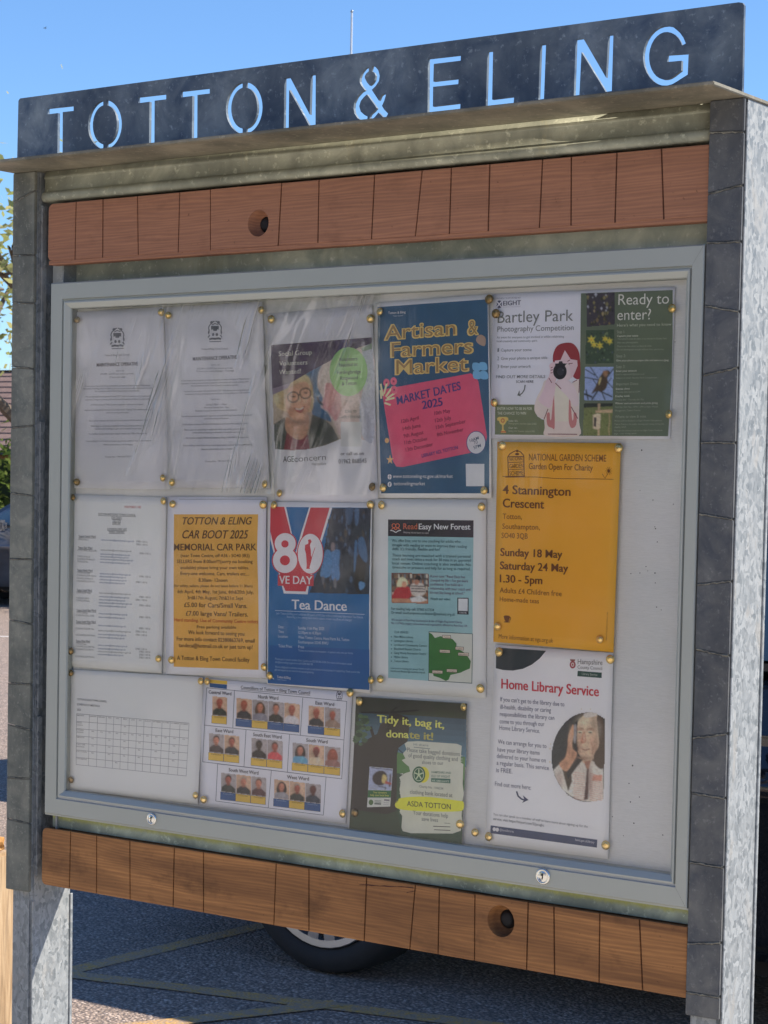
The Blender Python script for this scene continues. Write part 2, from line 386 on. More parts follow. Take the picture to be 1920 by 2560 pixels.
# pale edge strip beside the left cover plates
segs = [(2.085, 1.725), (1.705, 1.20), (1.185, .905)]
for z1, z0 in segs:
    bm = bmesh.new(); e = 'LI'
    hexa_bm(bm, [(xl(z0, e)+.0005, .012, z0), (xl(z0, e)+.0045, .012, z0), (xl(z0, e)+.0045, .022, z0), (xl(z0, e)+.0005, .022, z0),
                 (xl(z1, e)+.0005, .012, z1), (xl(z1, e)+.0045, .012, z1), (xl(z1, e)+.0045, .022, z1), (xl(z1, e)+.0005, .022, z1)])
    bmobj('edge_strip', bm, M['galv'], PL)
# cover plates with weld seams: (left z, right z) of each joint
def zl(px, py): return B(px, py).z
Lj = [(36, 431, 91, 420), (36, 509, 88, 477), (36, 639, 87, 638), (35, 757, 86, 758), (34, 917, 83, 922), (32, 1070, 83, 1064), (31, 1232, 82, 1239),
      (29, 1397, 80, 1398), (27, 1549, 78, 1560), (25, 1708, 76, 1710), (23, 1809, 75, 1824), (21, 1943, 74, 1946), (18, 2045, 74, 2058), (17, 2222, 73, 2231)]
Rj = [(1777, 246, 1862, 236), (1774, 333, 1860, 330), (1771, 486, 1856, 463), (1767, 608, 1852, 604), (1763, 765, 1845, 779), (1757, 938, 1838, 920), (1751, 1106, 1834, 1107),
      (1745, 1284, 1828, 1298), (1740, 1461, 1824, 1453), (1735, 1622, 1820, 1639), (1731, 1844, 1815, 1834), (1728, 1981, 1811, 1995),
      (1724, 2154, 1807, 2168), (1719, 2357, 1802, 2357), (1716, 2479, 1799, 2492), (1714, 2537, 1797, 2551)]
for J, a, b, mt, par in ((Lj, 'LO', 'LI', M['cover2'], PL), (Rj, 'RI', 'RO', M['cover'], PR)):
    zz = [(zl(j[0], j[1]), zl(j[2], j[3])) for j in J]
    for k in range(len(zz)-1):
        (tl, tr), (bl_, br_) = zz[k], zz[k+1]; g = .0009
        tl -= g; tr -= g; bl_ += g; br_ += g
        if k == 0: tl = tr = 2.1434
        y0 = random.uniform(-.0035, -.0028)
        bm = bmesh.new()
        hexa_bm(bm, [(xl(bl_, a), y0, bl_), (xl(br_, b), y0, br_), (xl(br_, b), .0035, br_), (xl(bl_, a), .0035, bl_),
                     (xl(tl, a), y0, tl), (xl(tr, b), y0, tr), (xl(tr, b), .0035, tr), (xl(tl, a), .0035, tl)])
        bev(bm, .0012, 2)
        bmobj('cover_plate', bm, mt, par)
    for k in range(1, len(zz)-1):
        zl_, zr_ = zz[k]; bm = bmesh.new(); n = 12; rings = []
        for i in range(n+1):
            f = i/n; z = zl_+(zr_-zl_)*f; x = xl(z, a)+.001+(xl(z, b)-xl(z, a)-.001)*f
            rr = (.0014 if par is PR else .0010)*random.uniform(.6, 1.5); zo = random.uniform(-.0008, .0008)
            rings.append([bm.verts.new((x, -.0028-math.cos(t)*rr*.8, z+zo+math.sin(t)*rr)) for t in [j*math.pi/3 for j in range(6)]])
        for p, q in zip(rings, rings[1:]):
            for j in range(6): bm.faces.new((p[j], p[(j+1) % 6], q[(j+1) % 6], q[j]))
        bmobj('weld_bead', bm, M['bead'], par, True)

box('rear_sheet', -1.6985, -.4185, .0985, .1035, .9, 2.1434, M['back_top'], NB)
# canopy
def canopy():
    bm = bmesh.new(); z0 = 2.1440; z1 = 2.1498
    box_bm(bm, -1.7695, -.3515, -.1, .108, z0, z1); bev(bm, .0012, 2)
    return bmobj('canopy', bm, M['canopy'], NB)
canopy()
# lintel channel with a pressed rib and a rolled lower lip
prof = [(.012, 2.1436), (.010, 2.136), (.0085, 2.1345), (.0085, 2.131), (.0105, 2.1295), (.0105, 2.109)]
for i in range(9):
    t = math.pi*i/8; prof.append((.0085-.006*math.sin(t), 2.0985+.0085*math.cos(t)))
prof += [(.030, 2.089), (.034, 2.093), (.034, 2.1436)]
xprofile('lintel', prof, -1.703, -.4065, M['lintel'], NB, True)
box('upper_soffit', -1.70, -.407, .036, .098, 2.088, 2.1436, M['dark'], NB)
# back sheets that show between the rails and the cabinet
box('back_sheet', -1.664, -.4125, .052, .056, 1.935, 2.0, M['back_top'], NB)
box('back_sheet', -1.664, -.4135, .016, .022, .9945, 1.0174, M['back'], NB)
box('bracket', -1.700, -1.668, .030, .034, 1.925, 1.99, M['galvd'], NB, .0008, 1)
box('bracket', -1.6685, -1.6635, .020, .060, 1.925, 1.985, M['galvd'], NB, .0008, 1)
box('bracket', -1.6545, -1.6505, .012, .036, .992, 1.024, M['galv'], NB, .0008, 1)

# header sign with the letters cut right through
def zr(name_scale, pts):
    ox, oy, s = name_scale
    return [(ox+x*s, oy+y*s) for x, y in pts]
Z1, Z2, Z3 = (0, 0, .57866), (960, 0, .57866), (860, 130, .094915)
def T_(x0, x1, xs0, xs1, yl, yr, yb, th=17):
    # bar left x, bar right x, stem left/right, top y left/right, bottom y
    f = lambda x: yl+(yr-yl)*(x-x0)/(x1-x0)
    return [(x0, f(x0)), (x1, f(x1)), (x1, f(x1)+th+2), (xs1+1, f(xs1)+th+2), (xs1, yb-3), (xs0-2, yb), (xs0, f(xs0)+th+4), (x0, f(x0)+th+5)]
L = []
L.append(zr(Z1, T_(205, 318, 250, 270, 469, 457, 664, 20)))
def halfO(cx, cy, rx, ry, th, side, sl, gap=7):
    pts = []; n = 18
    a0 = math.asin(gap/rx)
    for i in range(n+1):
        t = a0+(math.pi-2*a0)*i/n
        pts.append((cx+side*rx*math.sin(t), cy-ry*math.cos(t)+sl*side*rx*math.sin(t)))
    a1 = math.asin(gap/(rx-th))
    for i in range(n+1):
        t = math.pi-a1-(math.pi-2*a1)*i/n
        pts.append((cx+side*(rx-th)*math.sin(t), cy-(ry-th)*math.cos(t)+sl*side*(rx-th)*math.sin(t)))
    return pts
for s in (-1, 1): L.append(zr(Z1, halfO(453, 539, 73, 106, 21, s, -.05)))
L.append(zr(Z1, T_(596, 718, 646, 667, 420, 406, 621, 21)))
L.append(zr(Z1, T_(781, 906, 831, 852, 395, 381, 600, 21)))
for s in (-1, 1): L.append(zr(Z1, halfO(1055, 467, 79, 112, 23, s, -.05)))
L.append(zr(Z1, [(1229, 338), (1254, 335), (1338, 495), (1343, 324), (1364, 322), (1363, 542), (1337, 545), (1249, 388), (1247, 553), (1226, 558)]))
L.append(zr(Z3, [(650, 395), (560, 430), (470, 540), (415, 680), (410, 780), (450, 880), (545, 1005), (460, 1050), (340, 1180), (265, 1340), (250, 1480), (275, 1620), (350, 1740), (460, 1805), (610, 1785),
                 (620, 1700), (540, 1660), (440, 1570), (400, 1430), (440, 1290), (520, 1190), (600, 1115), (860, 1480), (790, 1560), (700, 1640), (670, 1700), (680, 1775), (740, 1780), (830, 1690), (905, 1595),
                 (960, 1650), (1040, 1735), (1100, 1730), (1160, 1620), (1060, 1520), (1000, 1420), (1060, 1280), (1105, 1130), (1040, 1100), (970, 1150), (915, 1280), (730, 995),
                 (830, 900), (920, 760), (940, 620), (900, 480), (830, 395), (745, 365), (706, 495), (780, 540), (820, 620), (800, 740), (740, 830), (675, 885), (600, 790), (550, 690), (545, 640), (590, 560), (652, 510)]))
L.append(zr(Z2, [(190, 254), (332, 238), (331, 262), (215, 276), (213, 352), (322, 340), (321, 363), (212, 375), (211, 460), (330, 446), (329, 471), (188, 488)]))
L.append(zr(Z2, [(447, 223), (471, 220), (467, 430), (562, 418), (560, 444), (440, 459)]))
L.append(zr(Z2, [(676, 194), (700, 191), (691, 427), (667, 431)]))
L.append(zr(Z2, [(828, 171), (861, 166), (959, 335), (969, 152), (991, 150), (984, 393), (958, 397), (853, 225), (844, 410), (820, 413)]))
def Gl():
    out, inn = [], []
    cx, cy, rx, ry, th = 1218, 241, 99, 129, 26
    for i in range(23):
        t = R(22)+R(360-22-62)*i/22          # from upper right, over the top and round the left
        ang = -t
        x, y = math.cos(ang), math.sin(ang)
        out.append((cx+rx*x-(6 if x > .5 else 0), cy+ry*y-.055*rx*x)); inn.append((cx+(rx-th)*x, cy+(ry-th)*y-.055*rx*x))
    tail_o = [(1312, 322), (1316, 232), (1224, 238), (1222, 268), (1285, 262), (1284, 305)]
    return out+tail_o+inn[::-1]
L.append(zr(Z2, Gl()))
def sign():
    outer = [(46, 252), (50, 246), (1847, 5.5), (1856, 7), (1860, 13), (1854.5, 226), (960, 345), (43, 431)]
    fr = lambda x, y: B(x, y, 0.0)
    o2 = [(B(x, y).x, B(x, y).z) for x, y in outer]
    # straight bottom edge, standing on the canopy
    o2 = o2[:5]+[(-.3585, 2.1502), (-1.7625, 2.1502)]
    hs = [[(B(x, y).x, B(x, y).z) for x, y in h] for h in L]
    bm = bmesh.new(); plate_bm(bm, o2, hs, lambda x, z: (x, 0.0, z), lambda x, z: (x, .0055, z))
    return bmobj('header_sign', bm, M['sign'], NB)
sign()
MR = plain('cut_edge', (.62, .62, .6), .4, .3)

# timber rails: a core with planks proud of it, saw cuts between them
def rail(z0, z1, xL, xR, cuts, hole, wm, lip, y0, y1):
    core = box('timber_rail', xL+.002, xR-.002, y0+.004, y1, z0+.0015, z1-.0015, wm, NB)
    if lip:
        o = box('rail_lip', xL+.002, xR, y0+.0006, y0+.02, z0, z0+lip, wm, core, .0005, 1)
    edges = [(xL, xL)]+cuts+[(xR, xR)]
    g = .0011
    for k in range(len(edges)-1):
        (lt, lb), (rt, rb) = edges[k], edges[k+1]
        zb = z0+lip
        rad = .010
        pts = []
        l0, l1 = (0 if k == 0 else g), (0 if k == len(edges)-2 else g)
        if k == 0:
            for c, a0 in (((lb+rad, zb+rad), 180), ):
                for i in range(6): pts.append((c[0]+rad*math.cos(R(a0+18*i)), c[1]+rad*math.sin(R(a0+18*i))))
        else: pts.append((lb+l0, zb))
        pts += [(rb-l1, zb), (rt-l1, z1)]
        if k == 0:
            for i in range(6): pts.append((lt+rad+rad*math.cos(R(90+18*i)), z1-rad+rad*math.sin(R(90+18*i))))
        else: pts.append((lt+l0, z1))
        holes = []
        hx, hz, hr = hole
        if lb < hx < rb: holes = [[(hx+hr*math.cos(-2*math.pi*i/36), hz+hr*math.sin(-2*math.pi*i/36)) for i in range(36)]]
        bm = bmesh.new(); yy = y0+random.uniform(-.0003, .0003)
        plate_bm(bm, pts, holes, lambda x, z: (x, yy, z), lambda x, z: (x, y0+.0045, z))
        es = [e for e in bm.edges if abs(e.verts[0].co.y-yy) < 1e-6 and abs(e.verts[1].co.y-yy) < 1e-6 and len(e.link_faces) == 2 and abs(e.link_faces[0].normal.y*e.link_faces[1].normal.y) < .5]
        if es and not holes: bmesh.ops.bevel(bm, geom=es, offset=.0006, segments=1, affect='EDGES')
        bmobj('plank', bm, wm, core)
    # saw kerf floor, darker than the faces
    for (ct, cb) in cuts:
        bm = bmesh.new(); hexa_bm(bm, [(cb-g, y0+.0032, z0+lip), (cb+g, y0+.0032, z0+lip), (cb+g, y0+.0042, z0+lip), (cb-g, y0+.0042, z0+lip), (ct-g, y0+.0032, z1-.001), (ct+g, y0+.0032, z1-.001), (ct+g, y0+.0042, z1-.001), (ct-g, y0+.0042, z1-.001)])
        bmobj('saw_cut', bm, M['groove'], core)
    return core
YU = .002
cu = [((190, 505), (187, 655)), ((257, 500), (256, 650)), ((343, 493), (345, 643)), ((449, 485), (445, 636)), ((526, 478), (526, 632)),
      ((704, 461), (695, 620)), ((797, 452), (794, 615)), ((936, 440), (928, 605)), ((1055, 430), (1038, 597)), ((1128, 424), (1123, 590)), ((1224, 412), (1220, 582)),
      ((1356, 398), (1348, 570)), ((1428, 390), (1427, 564)), ((1542, 377), (1537, 555)), ((1653, 367), (1659, 545))]
cuts = [(B(*a, YU).x, B(*b, YU).x) for a, b in cu]
hU = B(646, 558, YU); hUr = .0215
railU = rail(1.978, 2.0845, B(121, 560, YU).x, -.408, cuts, (hU.x, hU.z, hUr), M['wood_up'], .007, YU, .036)
YD = .001
cl = [((176, 2082), (173, 2223)), ((241, 2091), (241, 2234)), ((324, 2103), (325, 2247)), ((435, 2120), (432, 2264)), ((508, 2130), (508, 2276)), ((690, 2155), (684, 2307)),
      ((689+.1, 2156), (683, 2306)), ((772, 2168), (772, 2323)), ((916, 2190), (910, 2347)), ((1038, 2210), (1024, 2370)), ((1098, 2220), (1095, 2382)), ((1187, 2233), (1186, 2399)),
      ((1320, 2255), (1316, 2424)), ((1384, 2265), (1386, 2437)), ((1499, 2284), (1497, 2457)), ((1598, 2301), (1606, 2477))]
cl.pop(6)
cuts = [(B(*a, YD).x, B(*b, YD).x) for a, b in cl]
hD = B(1252, 2303, YD); hDr = .0235
railD = rail(.8945, .994, B(105, 2140, YD).x, -.417, cuts, (hD.x, hD.z, hDr), M['wood_lo'], 0.0, YD, .07)
# counterbored holes with bolts: rim, bore, bolt head (the core behind is cut by darker cups)
for (h, r, core, y, wm) in ((hU, hUr, railU, YU, M['wood_up']), (hD, hDr, railD, YD, M['wood_lo'])):
    bmn = core.data
    # open the core at the hole
    bm = bmesh.new(); x0, x1 = [f(v.co.x for v in bmn.vertices) for f in (min, max)]; ya, yb = [f(v.co.y for v in bmn.vertices) for f in (min, max)]; za, zb = [f(v.co.z for v in bmn.vertices) for f in (min, max)]
    circ = [(h.x+r*math.cos(-2*math.pi*i/36), h.z+r*math.sin(-2*math.pi*i/36)) for i in range(36)]
    plate_bm(bm, [(x0, za), (x1, za), (x1, zb), (x0, zb)], [circ], lambda x, z: (x, ya, z), lambda x, z: (x, yb-.002, z))
    bm.to_mesh(bmn); bm.free()
    lathe('bolt_hole', (h.x, y, h.z), (0, 1, 0), [(r-.0003, 0.0002), (r-.0012, .003), (r-.0014, .019), (r*.62, .0195), (r*.60, .0215)], wm, core)
    lathe('bolt', (h.x, y+.0205, h.z), (0, -1, 0), [(0, .006), (r*.28, .0058), (r*.42, .0045), (r*.47, .002), (r*.48, -.002), (r*.66, -.0022), (r*.66, -.004)], M['dark'], core)
# crack in the lower timber
def crack(pts, y, wdt, par):
    V = []; F = []
    for i, (px, py) in enumerate(pts):
        p = B(px, py, y); ww = wdt*random.uniform(.4, 1.3)
        V += [(p.x, y-.0006, p.z-ww), (p.x, y-.0006, p.z+ww)]
    F = [(2*i, 2*i+2, 2*i+3, 2*i+1) for i in range(len(pts)-1)]
    mesh('crack', V, F, M['groove'], par)
crack([(898+i*10.5, 2212+i*.55+random.uniform(-.8, .8)) for i in range(14)], YD, .0007, railD)
crack([(1017, 2232), (1024, 2229.5), (1031, 2229), (1040, 2227)], YD, .0006, railD)

# cabinet
FX0, FX1, FZ0, FZ1 = -1.671, -.4095, 1.0205, 1.9455
YF = -.004
def fbar(side):
    # profile across the bar: u from outer edge inwards, y
    pr = [(0, .045), (0, YF+.002), (.002, YF), (.0285, YF), (.0295, YF+.0035), (.0325, YF+.0035), (.0335, YF-.0008), (.036, YF-.0012), (.0445, YF+.004), (.0455, YF+.0075), (.0455, .0175)]
    wl, wr, wt, wb = .0455, .0285, .0455, .0440
    bm = bmesh.new(); rows = []
    for u, y in pr:
        s = u/.0455
        xL, xR, zT, zB = FX0+s*wl, FX1-s*wr, FZ1-s*wt, FZ0+s*wb
        ends = {'T': ((xL, zT), (xR, zT)), 'B': ((xL, zB), (xR, zB)), 'L': ((xL, zB), (xL, zT)), 'R': ((xR, zB), (xR, zT))}[side]
        xs = lambda x, z: x+(.005*(1.945-z)/.9 if x < -1 else -.007*(1.945-z)/.9)
        rows.append([bm.verts.new((xs(x, z), y, z)) for x, z in ends])
    for a, b in zip(rows, rows[1:]): bm.faces.new((a[0], a[1], b[1], b[0]))
    bmesh.ops.recalc_face_normals(bm, faces=bm.faces[:])
    o = bmobj('frame_bar', bm, [M['frame'], M['frame_sky']], NB)
    for f in o.data.polygons:
        if side == 'B' and f.index in (3, 4, 5): f.material_index = 1
    return o
for s in 'TBLR': fbar(s)
# mitre joints: fine dark lines where the bars meet
JL = plain('joint_line', A(70, 72, 70), .8)
for cx_, cz_, sx_, sz_, wx_, wz_ in ((FX0, FZ1, 1, -1, .0455, .0455), (FX1, FZ1, -1, -1, .0285, .0455), (FX0, FZ0, 1, 1, .0455, .044), (FX1, FZ0, -1, 1, .0285, .044)):
    V = []
    for u in (.003, .028):
        s_ = u/.0455; x = cx_+sx_*s_*wx_; z = cz_+sz_*s_*wz_; x += (.005*(1.945-z)/.9 if x < -1 else -.007*(1.945-z)/.9)
        V += [(x-.0005, YF-.0002, z+.0005*sx_*sz_*-1), (x+.0005, YF-.0002, z-.0005*sx_*sz_*-1)]
    mesh('mitre_joint', V, [(0, 1, 3, 2)], JL, NB)
box('cabinet_bottom', FX0+.004, FX1-.006, YF+.004, .04, FZ0-.0028, FZ0-.0004, M['frame'], NB)
PANY = .0175
box('pin_panel', FX0+.02, FX1-.012, PANY, .03, FZ0+.02, FZ1-.02, M['panel'], NB)
bm = bmesh.new()
for _ in range(46):
    hx_ = random.uniform(-.53, -.46) if random.random() < .6 else random.uniform(-1.6, -.47); hz_ = random.uniform(1.08, 1.88); hr_ = random.uniform(.0006, .0013)
    bm.faces.new([bm.verts.new((hx_+hr_*math.cos(-i*math.pi/3), PANY-.0003, hz_+hr_*math.sin(-i*math.pi/3))) for i in range(6)])
bmobj('pin_holes', bm, M['dark'], NB)['kind'] = 'stuff'
GY = .0035
def glazing():
    nx, nz = 2, 2
    x0, x1, z0, z1 = FX0+.042, FX1-.024, FZ0+.038, FZ1-.038
    return mesh('glazing', [(x0, GY, z0), (x1, GY, z0), (x1, GY, z1), (x0, GY, z1)], [(0, 1, 2, 3)], M['glass'], NB)
glazing()
FILM = NB
def film(x0, y0, x1, y1):
    a_, c_ = B(x0, y0, .0065), B(x1, y1, .0065)
    return mesh('film_liner', [(a_.x, .0065, c_.z), (c_.x, .0065, c_.z), (c_.x, .0065, a_.z), (a_.x, .0065, a_.z)], [(0, 1, 2, 3)], M['film'], NB)
film(170, 745, 942, 1240)
def lock(px, py, r):
    c = B(px, py, YF)
    o = lathe('lock', (c.x, YF, c.z), (0, -1, 0), [(r, -.001), (r, .0015), (r*.93, .0030), (r*.78, .0038), (r*.70, .0030), (r*.68, .0026), (r*.62, .0032), (0, .0036)], M['chrome'], NB, 32)
    bm = bmesh.new(); kh = [(-.10, -.42), (.06, -.45), (.14, -.1), (.10, .12), (.2, .2), (.08, .45), (-.08, .42), (-.16, .15), (0, 0)]
    plate_bm(bm, [(c.x+a*r*.8, c.z+b_*r*.8) for a, b_ in kh], [], lambda x, z: (x, YF-.0042, z), lambda x, z: (x, YF-.002, z))
    bmobj('keyhole', bm, M['dark'], o)
lock(380.5, 2047, .0105); lock(1358.5, 2190.5, .0122)
# ------------------------------------------------------------------ posters
REG = {'job1': (160, 740, .22598), 'job2': (400, 740, .22598), 'age': (650, 740, .2351), 'mkt': (930, 730, .23503), 'bar1': (1210, 710, .18081), 'bar2': (1440, 710, .18081),
       'list': (160, 1220, .21242), 'boot': (400, 1220, .21705), 'tea': (660, 1240, .22599), 'read': (930, 1240, .23059), 'gar': (1220, 1090, .24858), 'lib': (1210, 1600, .24858),
       'sch': (160, 1660, .217), 'cou': (490, 1690, .23508), 'tid': (860, 1720, .20494)}
TEXTS = []
POSTERS = []
WHT = (.78, .79, .80); BLK = A(42, 42, 48); GRY = A(74, 76, 84)
def sm(pts, k=4):                       # rounded closed outline through points
    out = []; n = len(pts)
    for i in range(n):
        p0, p1, p2, p3 = pts[i-1], pts[i], pts[(i+1) % n], pts[(i+2) % n]
        for j in range(k):
            t = j/k
            out.append(tuple(.5*(2*b+(c-a)*t+(2*a-5*b+4*c-d)*t*t+(3*b-a-3*c+d)*t**3) for a, b, c, d in zip(p0, p1, p2, p3)))
    return out
class Poster:
    def __init__(s, name, reg, corners, level, label, mat, cat='poster', wave=.0012, seed=0, group=None, rnd=0):
        s.reg = REG[reg]; s.Y = PANY-.0012-level*.0018; s.wave = wave*1.7; s.ras = {}; s.seed = seed
        s.polys = {}; s.cols = {}
        s.c = [s.pt(*p) for p in corners]
        mid = sum((Vector((p.x, 0, p.z)) for p in s.c), Vector())/4
        s.o = empty(name, (mid.x, s.Y, mid.z), label, cat, group)
        nx, nz = 14, 20; V = []; tl, tr, br, bl = s.c
        for j in range(nz+1):
            for i in range(nx+1):
                u, v = i/nx, j/nz
                p = tl.lerp(tr, u).lerp(bl.lerp(br, u), v)
                V.append(s.lift(p.x, p.z, 0))
        F = [(j*(nx+1)+i, (j+1)*(nx+1)+i, (j+1)*(nx+1)+i+1, j*(nx+1)+i+1) for j in range(nz) for i in range(nx)]
        s.sheet = mesh('paper_sheet', V, F, mat, s.o, True)
        m = s.sheet.modifiers.new('thickness', 'SOLIDIFY'); m.thickness = .0004; m.offset = -1
        POSTERS.append(s)
    def pt(s, x, y, reg=None):
        ox, oy, k = reg or s.reg; return B(ox+x*k, oy+y*k, s.Y)
    def lift(s, x, z, layer):
        q = noise.noise(Vector((x*6+s.seed*5.3, z*3.5+s.seed, s.seed)))+.6*noise.noise(Vector((x*3, z*8+s.seed*3, 2+s.seed)))
        return Vector((x, s.Y+s.wave*min(.9, q)-layer*.00011, z))
    def poly(s, pts, col, layer=1, part='printed_panel', reg=None):
        if part.endswith('photo') or part.endswith('picture'): s.ras.setdefault(part, []).append(('P', np.array(pts, float), col, 1.0, layer)); return
        s.polys.setdefault(part, []).append(([s.pt(x, y, reg) for x, y in pts], col, layer))
    def soft(s, cx, cy, rx, ry, col, al, layer, part, rot=0, pw=1.0):       # feathered tone inside a printed photograph
        s.ras.setdefault(part, []).append(('S', (cx, cy, rx, ry, rot, pw), col, al, layer))
    def quad(s, x0, y0, x1, y1, col, layer=1, part='printed_panel', sk=0, reg=None):      # sk: drop of the right side
        s.poly([(x0, y0), (x1, y0+sk), (x1, y1+sk), (x0, y1)], col, layer, part, reg)
    def ell(s, cx, cy, rx, ry, col, layer=2, part='printed_panel', n=24, rot=0, a0=0, a1=360):
        ca, sa = math.cos(R(rot)), math.sin(R(rot)); P = []
        m = n if a1-a0 >= 360 else n+1
        for i in range(m):
            t = R(a0+(a1-a0)*i/n); x, y = rx*math.cos(t), ry*math.sin(t); P.append((cx+x*ca-y*sa, cy+x*sa+y*ca))
        s.poly(P, col, layer, part)
    def line(s, pts, wd, col, layer=3, part='printed_panel', closed=False):
        P = list(pts)+([pts[0]] if closed else [])
        for a, b in zip(P, P[1:]):
            dx, dy = b[0]-a[0], b[1]-a[1]; l = math.hypot(dx, dy) or 1; nx, ny = -dy/l*wd/2, dx/l*wd/2; ex, ey = dx/l*wd*.25, dy/l*wd*.25
            s.poly([(a[0]+nx-ex, a[1]+ny-ey), (b[0]+nx+ex, b[1]+ny+ey), (b[0]-nx+ex, b[1]-ny+ey), (a[0]-nx-ex, a[1]-ny-ey)], col, layer, part)
    def text(s, t, x0, y0, x1, y1, h, col=None, bold=0, ital=0, layer=5, part='lettering', rot90=False):
        TEXTS.append((s, t, x0, y0, x1, y1, h, col or BLK, bold, ital, layer, part, rot90))
    def lines(s, rows, h, col=None, bold=0, layer=5):
        for t, x0, y0, x1, y1 in rows: s.text(t, x0, y0, x1, y1, h, col, bold, 0, layer)

def raster(s, part, items):
    rs = np.random.RandomState(len(part)+int(abs(s.o.location.x)*1000))
    P = np.concatenate([it[1] for it in items if it[0] == 'P']); x0, y0 = P.min(0); x1, y1 = P.max(0)
    st = 1.75/s.reg[2]; nx, ny = int((x1-x0)/st)+2, int((y1-y0)/st)+2; SS = 2
    gx = x0+(np.arange(nx*SS)+.5)*st/SS; gy = y0+(np.arange(ny*SS)+.5)*st/SS
    X, Y = np.meshgrid(gx, gy); C = np.zeros(X.shape+(3,)); Aa = np.zeros(X.shape)
    for it in sorted(items, key=lambda i: i[4]):
        if it[0] == 'P':
            q = it[1]; xa, ya = q.min(0); xb, yb = q.max(0)
            i0, i1 = np.searchsorted(gx, xa), np.searchsorted(gx, xb); j0, j1 = np.searchsorted(gy, ya), np.searchsorted(gy, yb)
            if i1 <= i0 or j1 <= j0: continue
            sx, sy = X[j0:j1, i0:i1], Y[j0:j1, i0:i1]; ins = np.zeros(sx.shape, bool)
            for a_, b_ in zip(q, np.roll(q, -1, 0)):
                c_ = (a_[1] > sy) != (b_[1] > sy)
                if a_[1] != b_[1]: ins ^= c_ & (sx < (b_[0]-a_[0])*(sy-a_[1])/(b_[1]-a_[1])+a_[0])
            C[j0:j1, i0:i1][ins] = it[2]; Aa[j0:j1, i0:i1][ins] = 1
        else:
            cx, cy, rx, ry, rot, pw = it[1]; ca, sa = math.cos(R(rot)), math.sin(R(rot))
            dx, dy = X-cx, Y-cy; d2 = ((dx*ca+dy*sa)/rx)**2+((-dx*sa+dy*ca)/ry)**2
            k = (it[3]*np.exp(-d2**pw))[..., None]; C = C*(1-k)+np.array(it[2])*k
    C = C[:ny*SS, :nx*SS].reshape(ny, SS, nx, SS, 3); W = Aa.reshape(ny, SS, nx, SS)
    Cm = (C*W[..., None]).sum((1, 3))/np.maximum(W.sum((1, 3)), 1e-6)[..., None]; Am = W.mean((1, 3))
    # a print's own softness, then fine and broad tonal mottling
    K = Cm*Am[..., None]; Wt = Am.copy()
    def bl(a): p_ = np.pad(a, ((1, 1), (1, 1))+((0, 0),)*(a.ndim-2), 'edge'); return (p_[:-2, 1:-1]+p_[2:, 1:-1]+p_[1:-1, :-2]+p_[1:-1, 2:]+3*p_[1:-1, 1:-1])/7
    K, Wt = bl(K), bl(Wt); Cm = K/np.maximum(Wt, 1e-6)[..., None]
    n1 = rs.normal(0, 1, (ny, nx)); n2 = bl(bl(rs.normal(0, 1, (ny, nx))))
    Cm = np.clip(Cm*(1+.05*n1+.16*n2)[..., None], .003, .86)
    idx = {}; V = []; F = []; cols = []
    def vid(i, j):
        k = (i, j)
        if k not in idx:
            p_ = s.pt(float(x0+(i+.5)*st), float(y0+(j+.5)*st)); idx[k] = len(V); V.append(s.lift(p_.x, p_.z, items[0][4]+1.2)); cols.append(Cm[j, i])
        return idx[k]
    for j in range(ny-1):
        for i in range(nx-1):
            if min(Am[j, i], Am[j, i+1], Am[j+1, i], Am[j+1, i+1]) > .45: F.append((vid(i, j), vid(i, j+1), vid(i+1, j+1), vid(i+1, j)))
    me = bpy.data.meshes.new(part); me.from_pydata([tuple(v) for v in V], [], F)
    ca_ = me.color_attributes.new('print_colour', 'FLOAT_COLOR', 'POINT'); cc = np.ones((len(V), 4)); cc[:, :3] = np.array(cols); ca_.data.foreach_set('color', cc.ravel())
    me.update(); link(part, me, M['ink'], s.o)
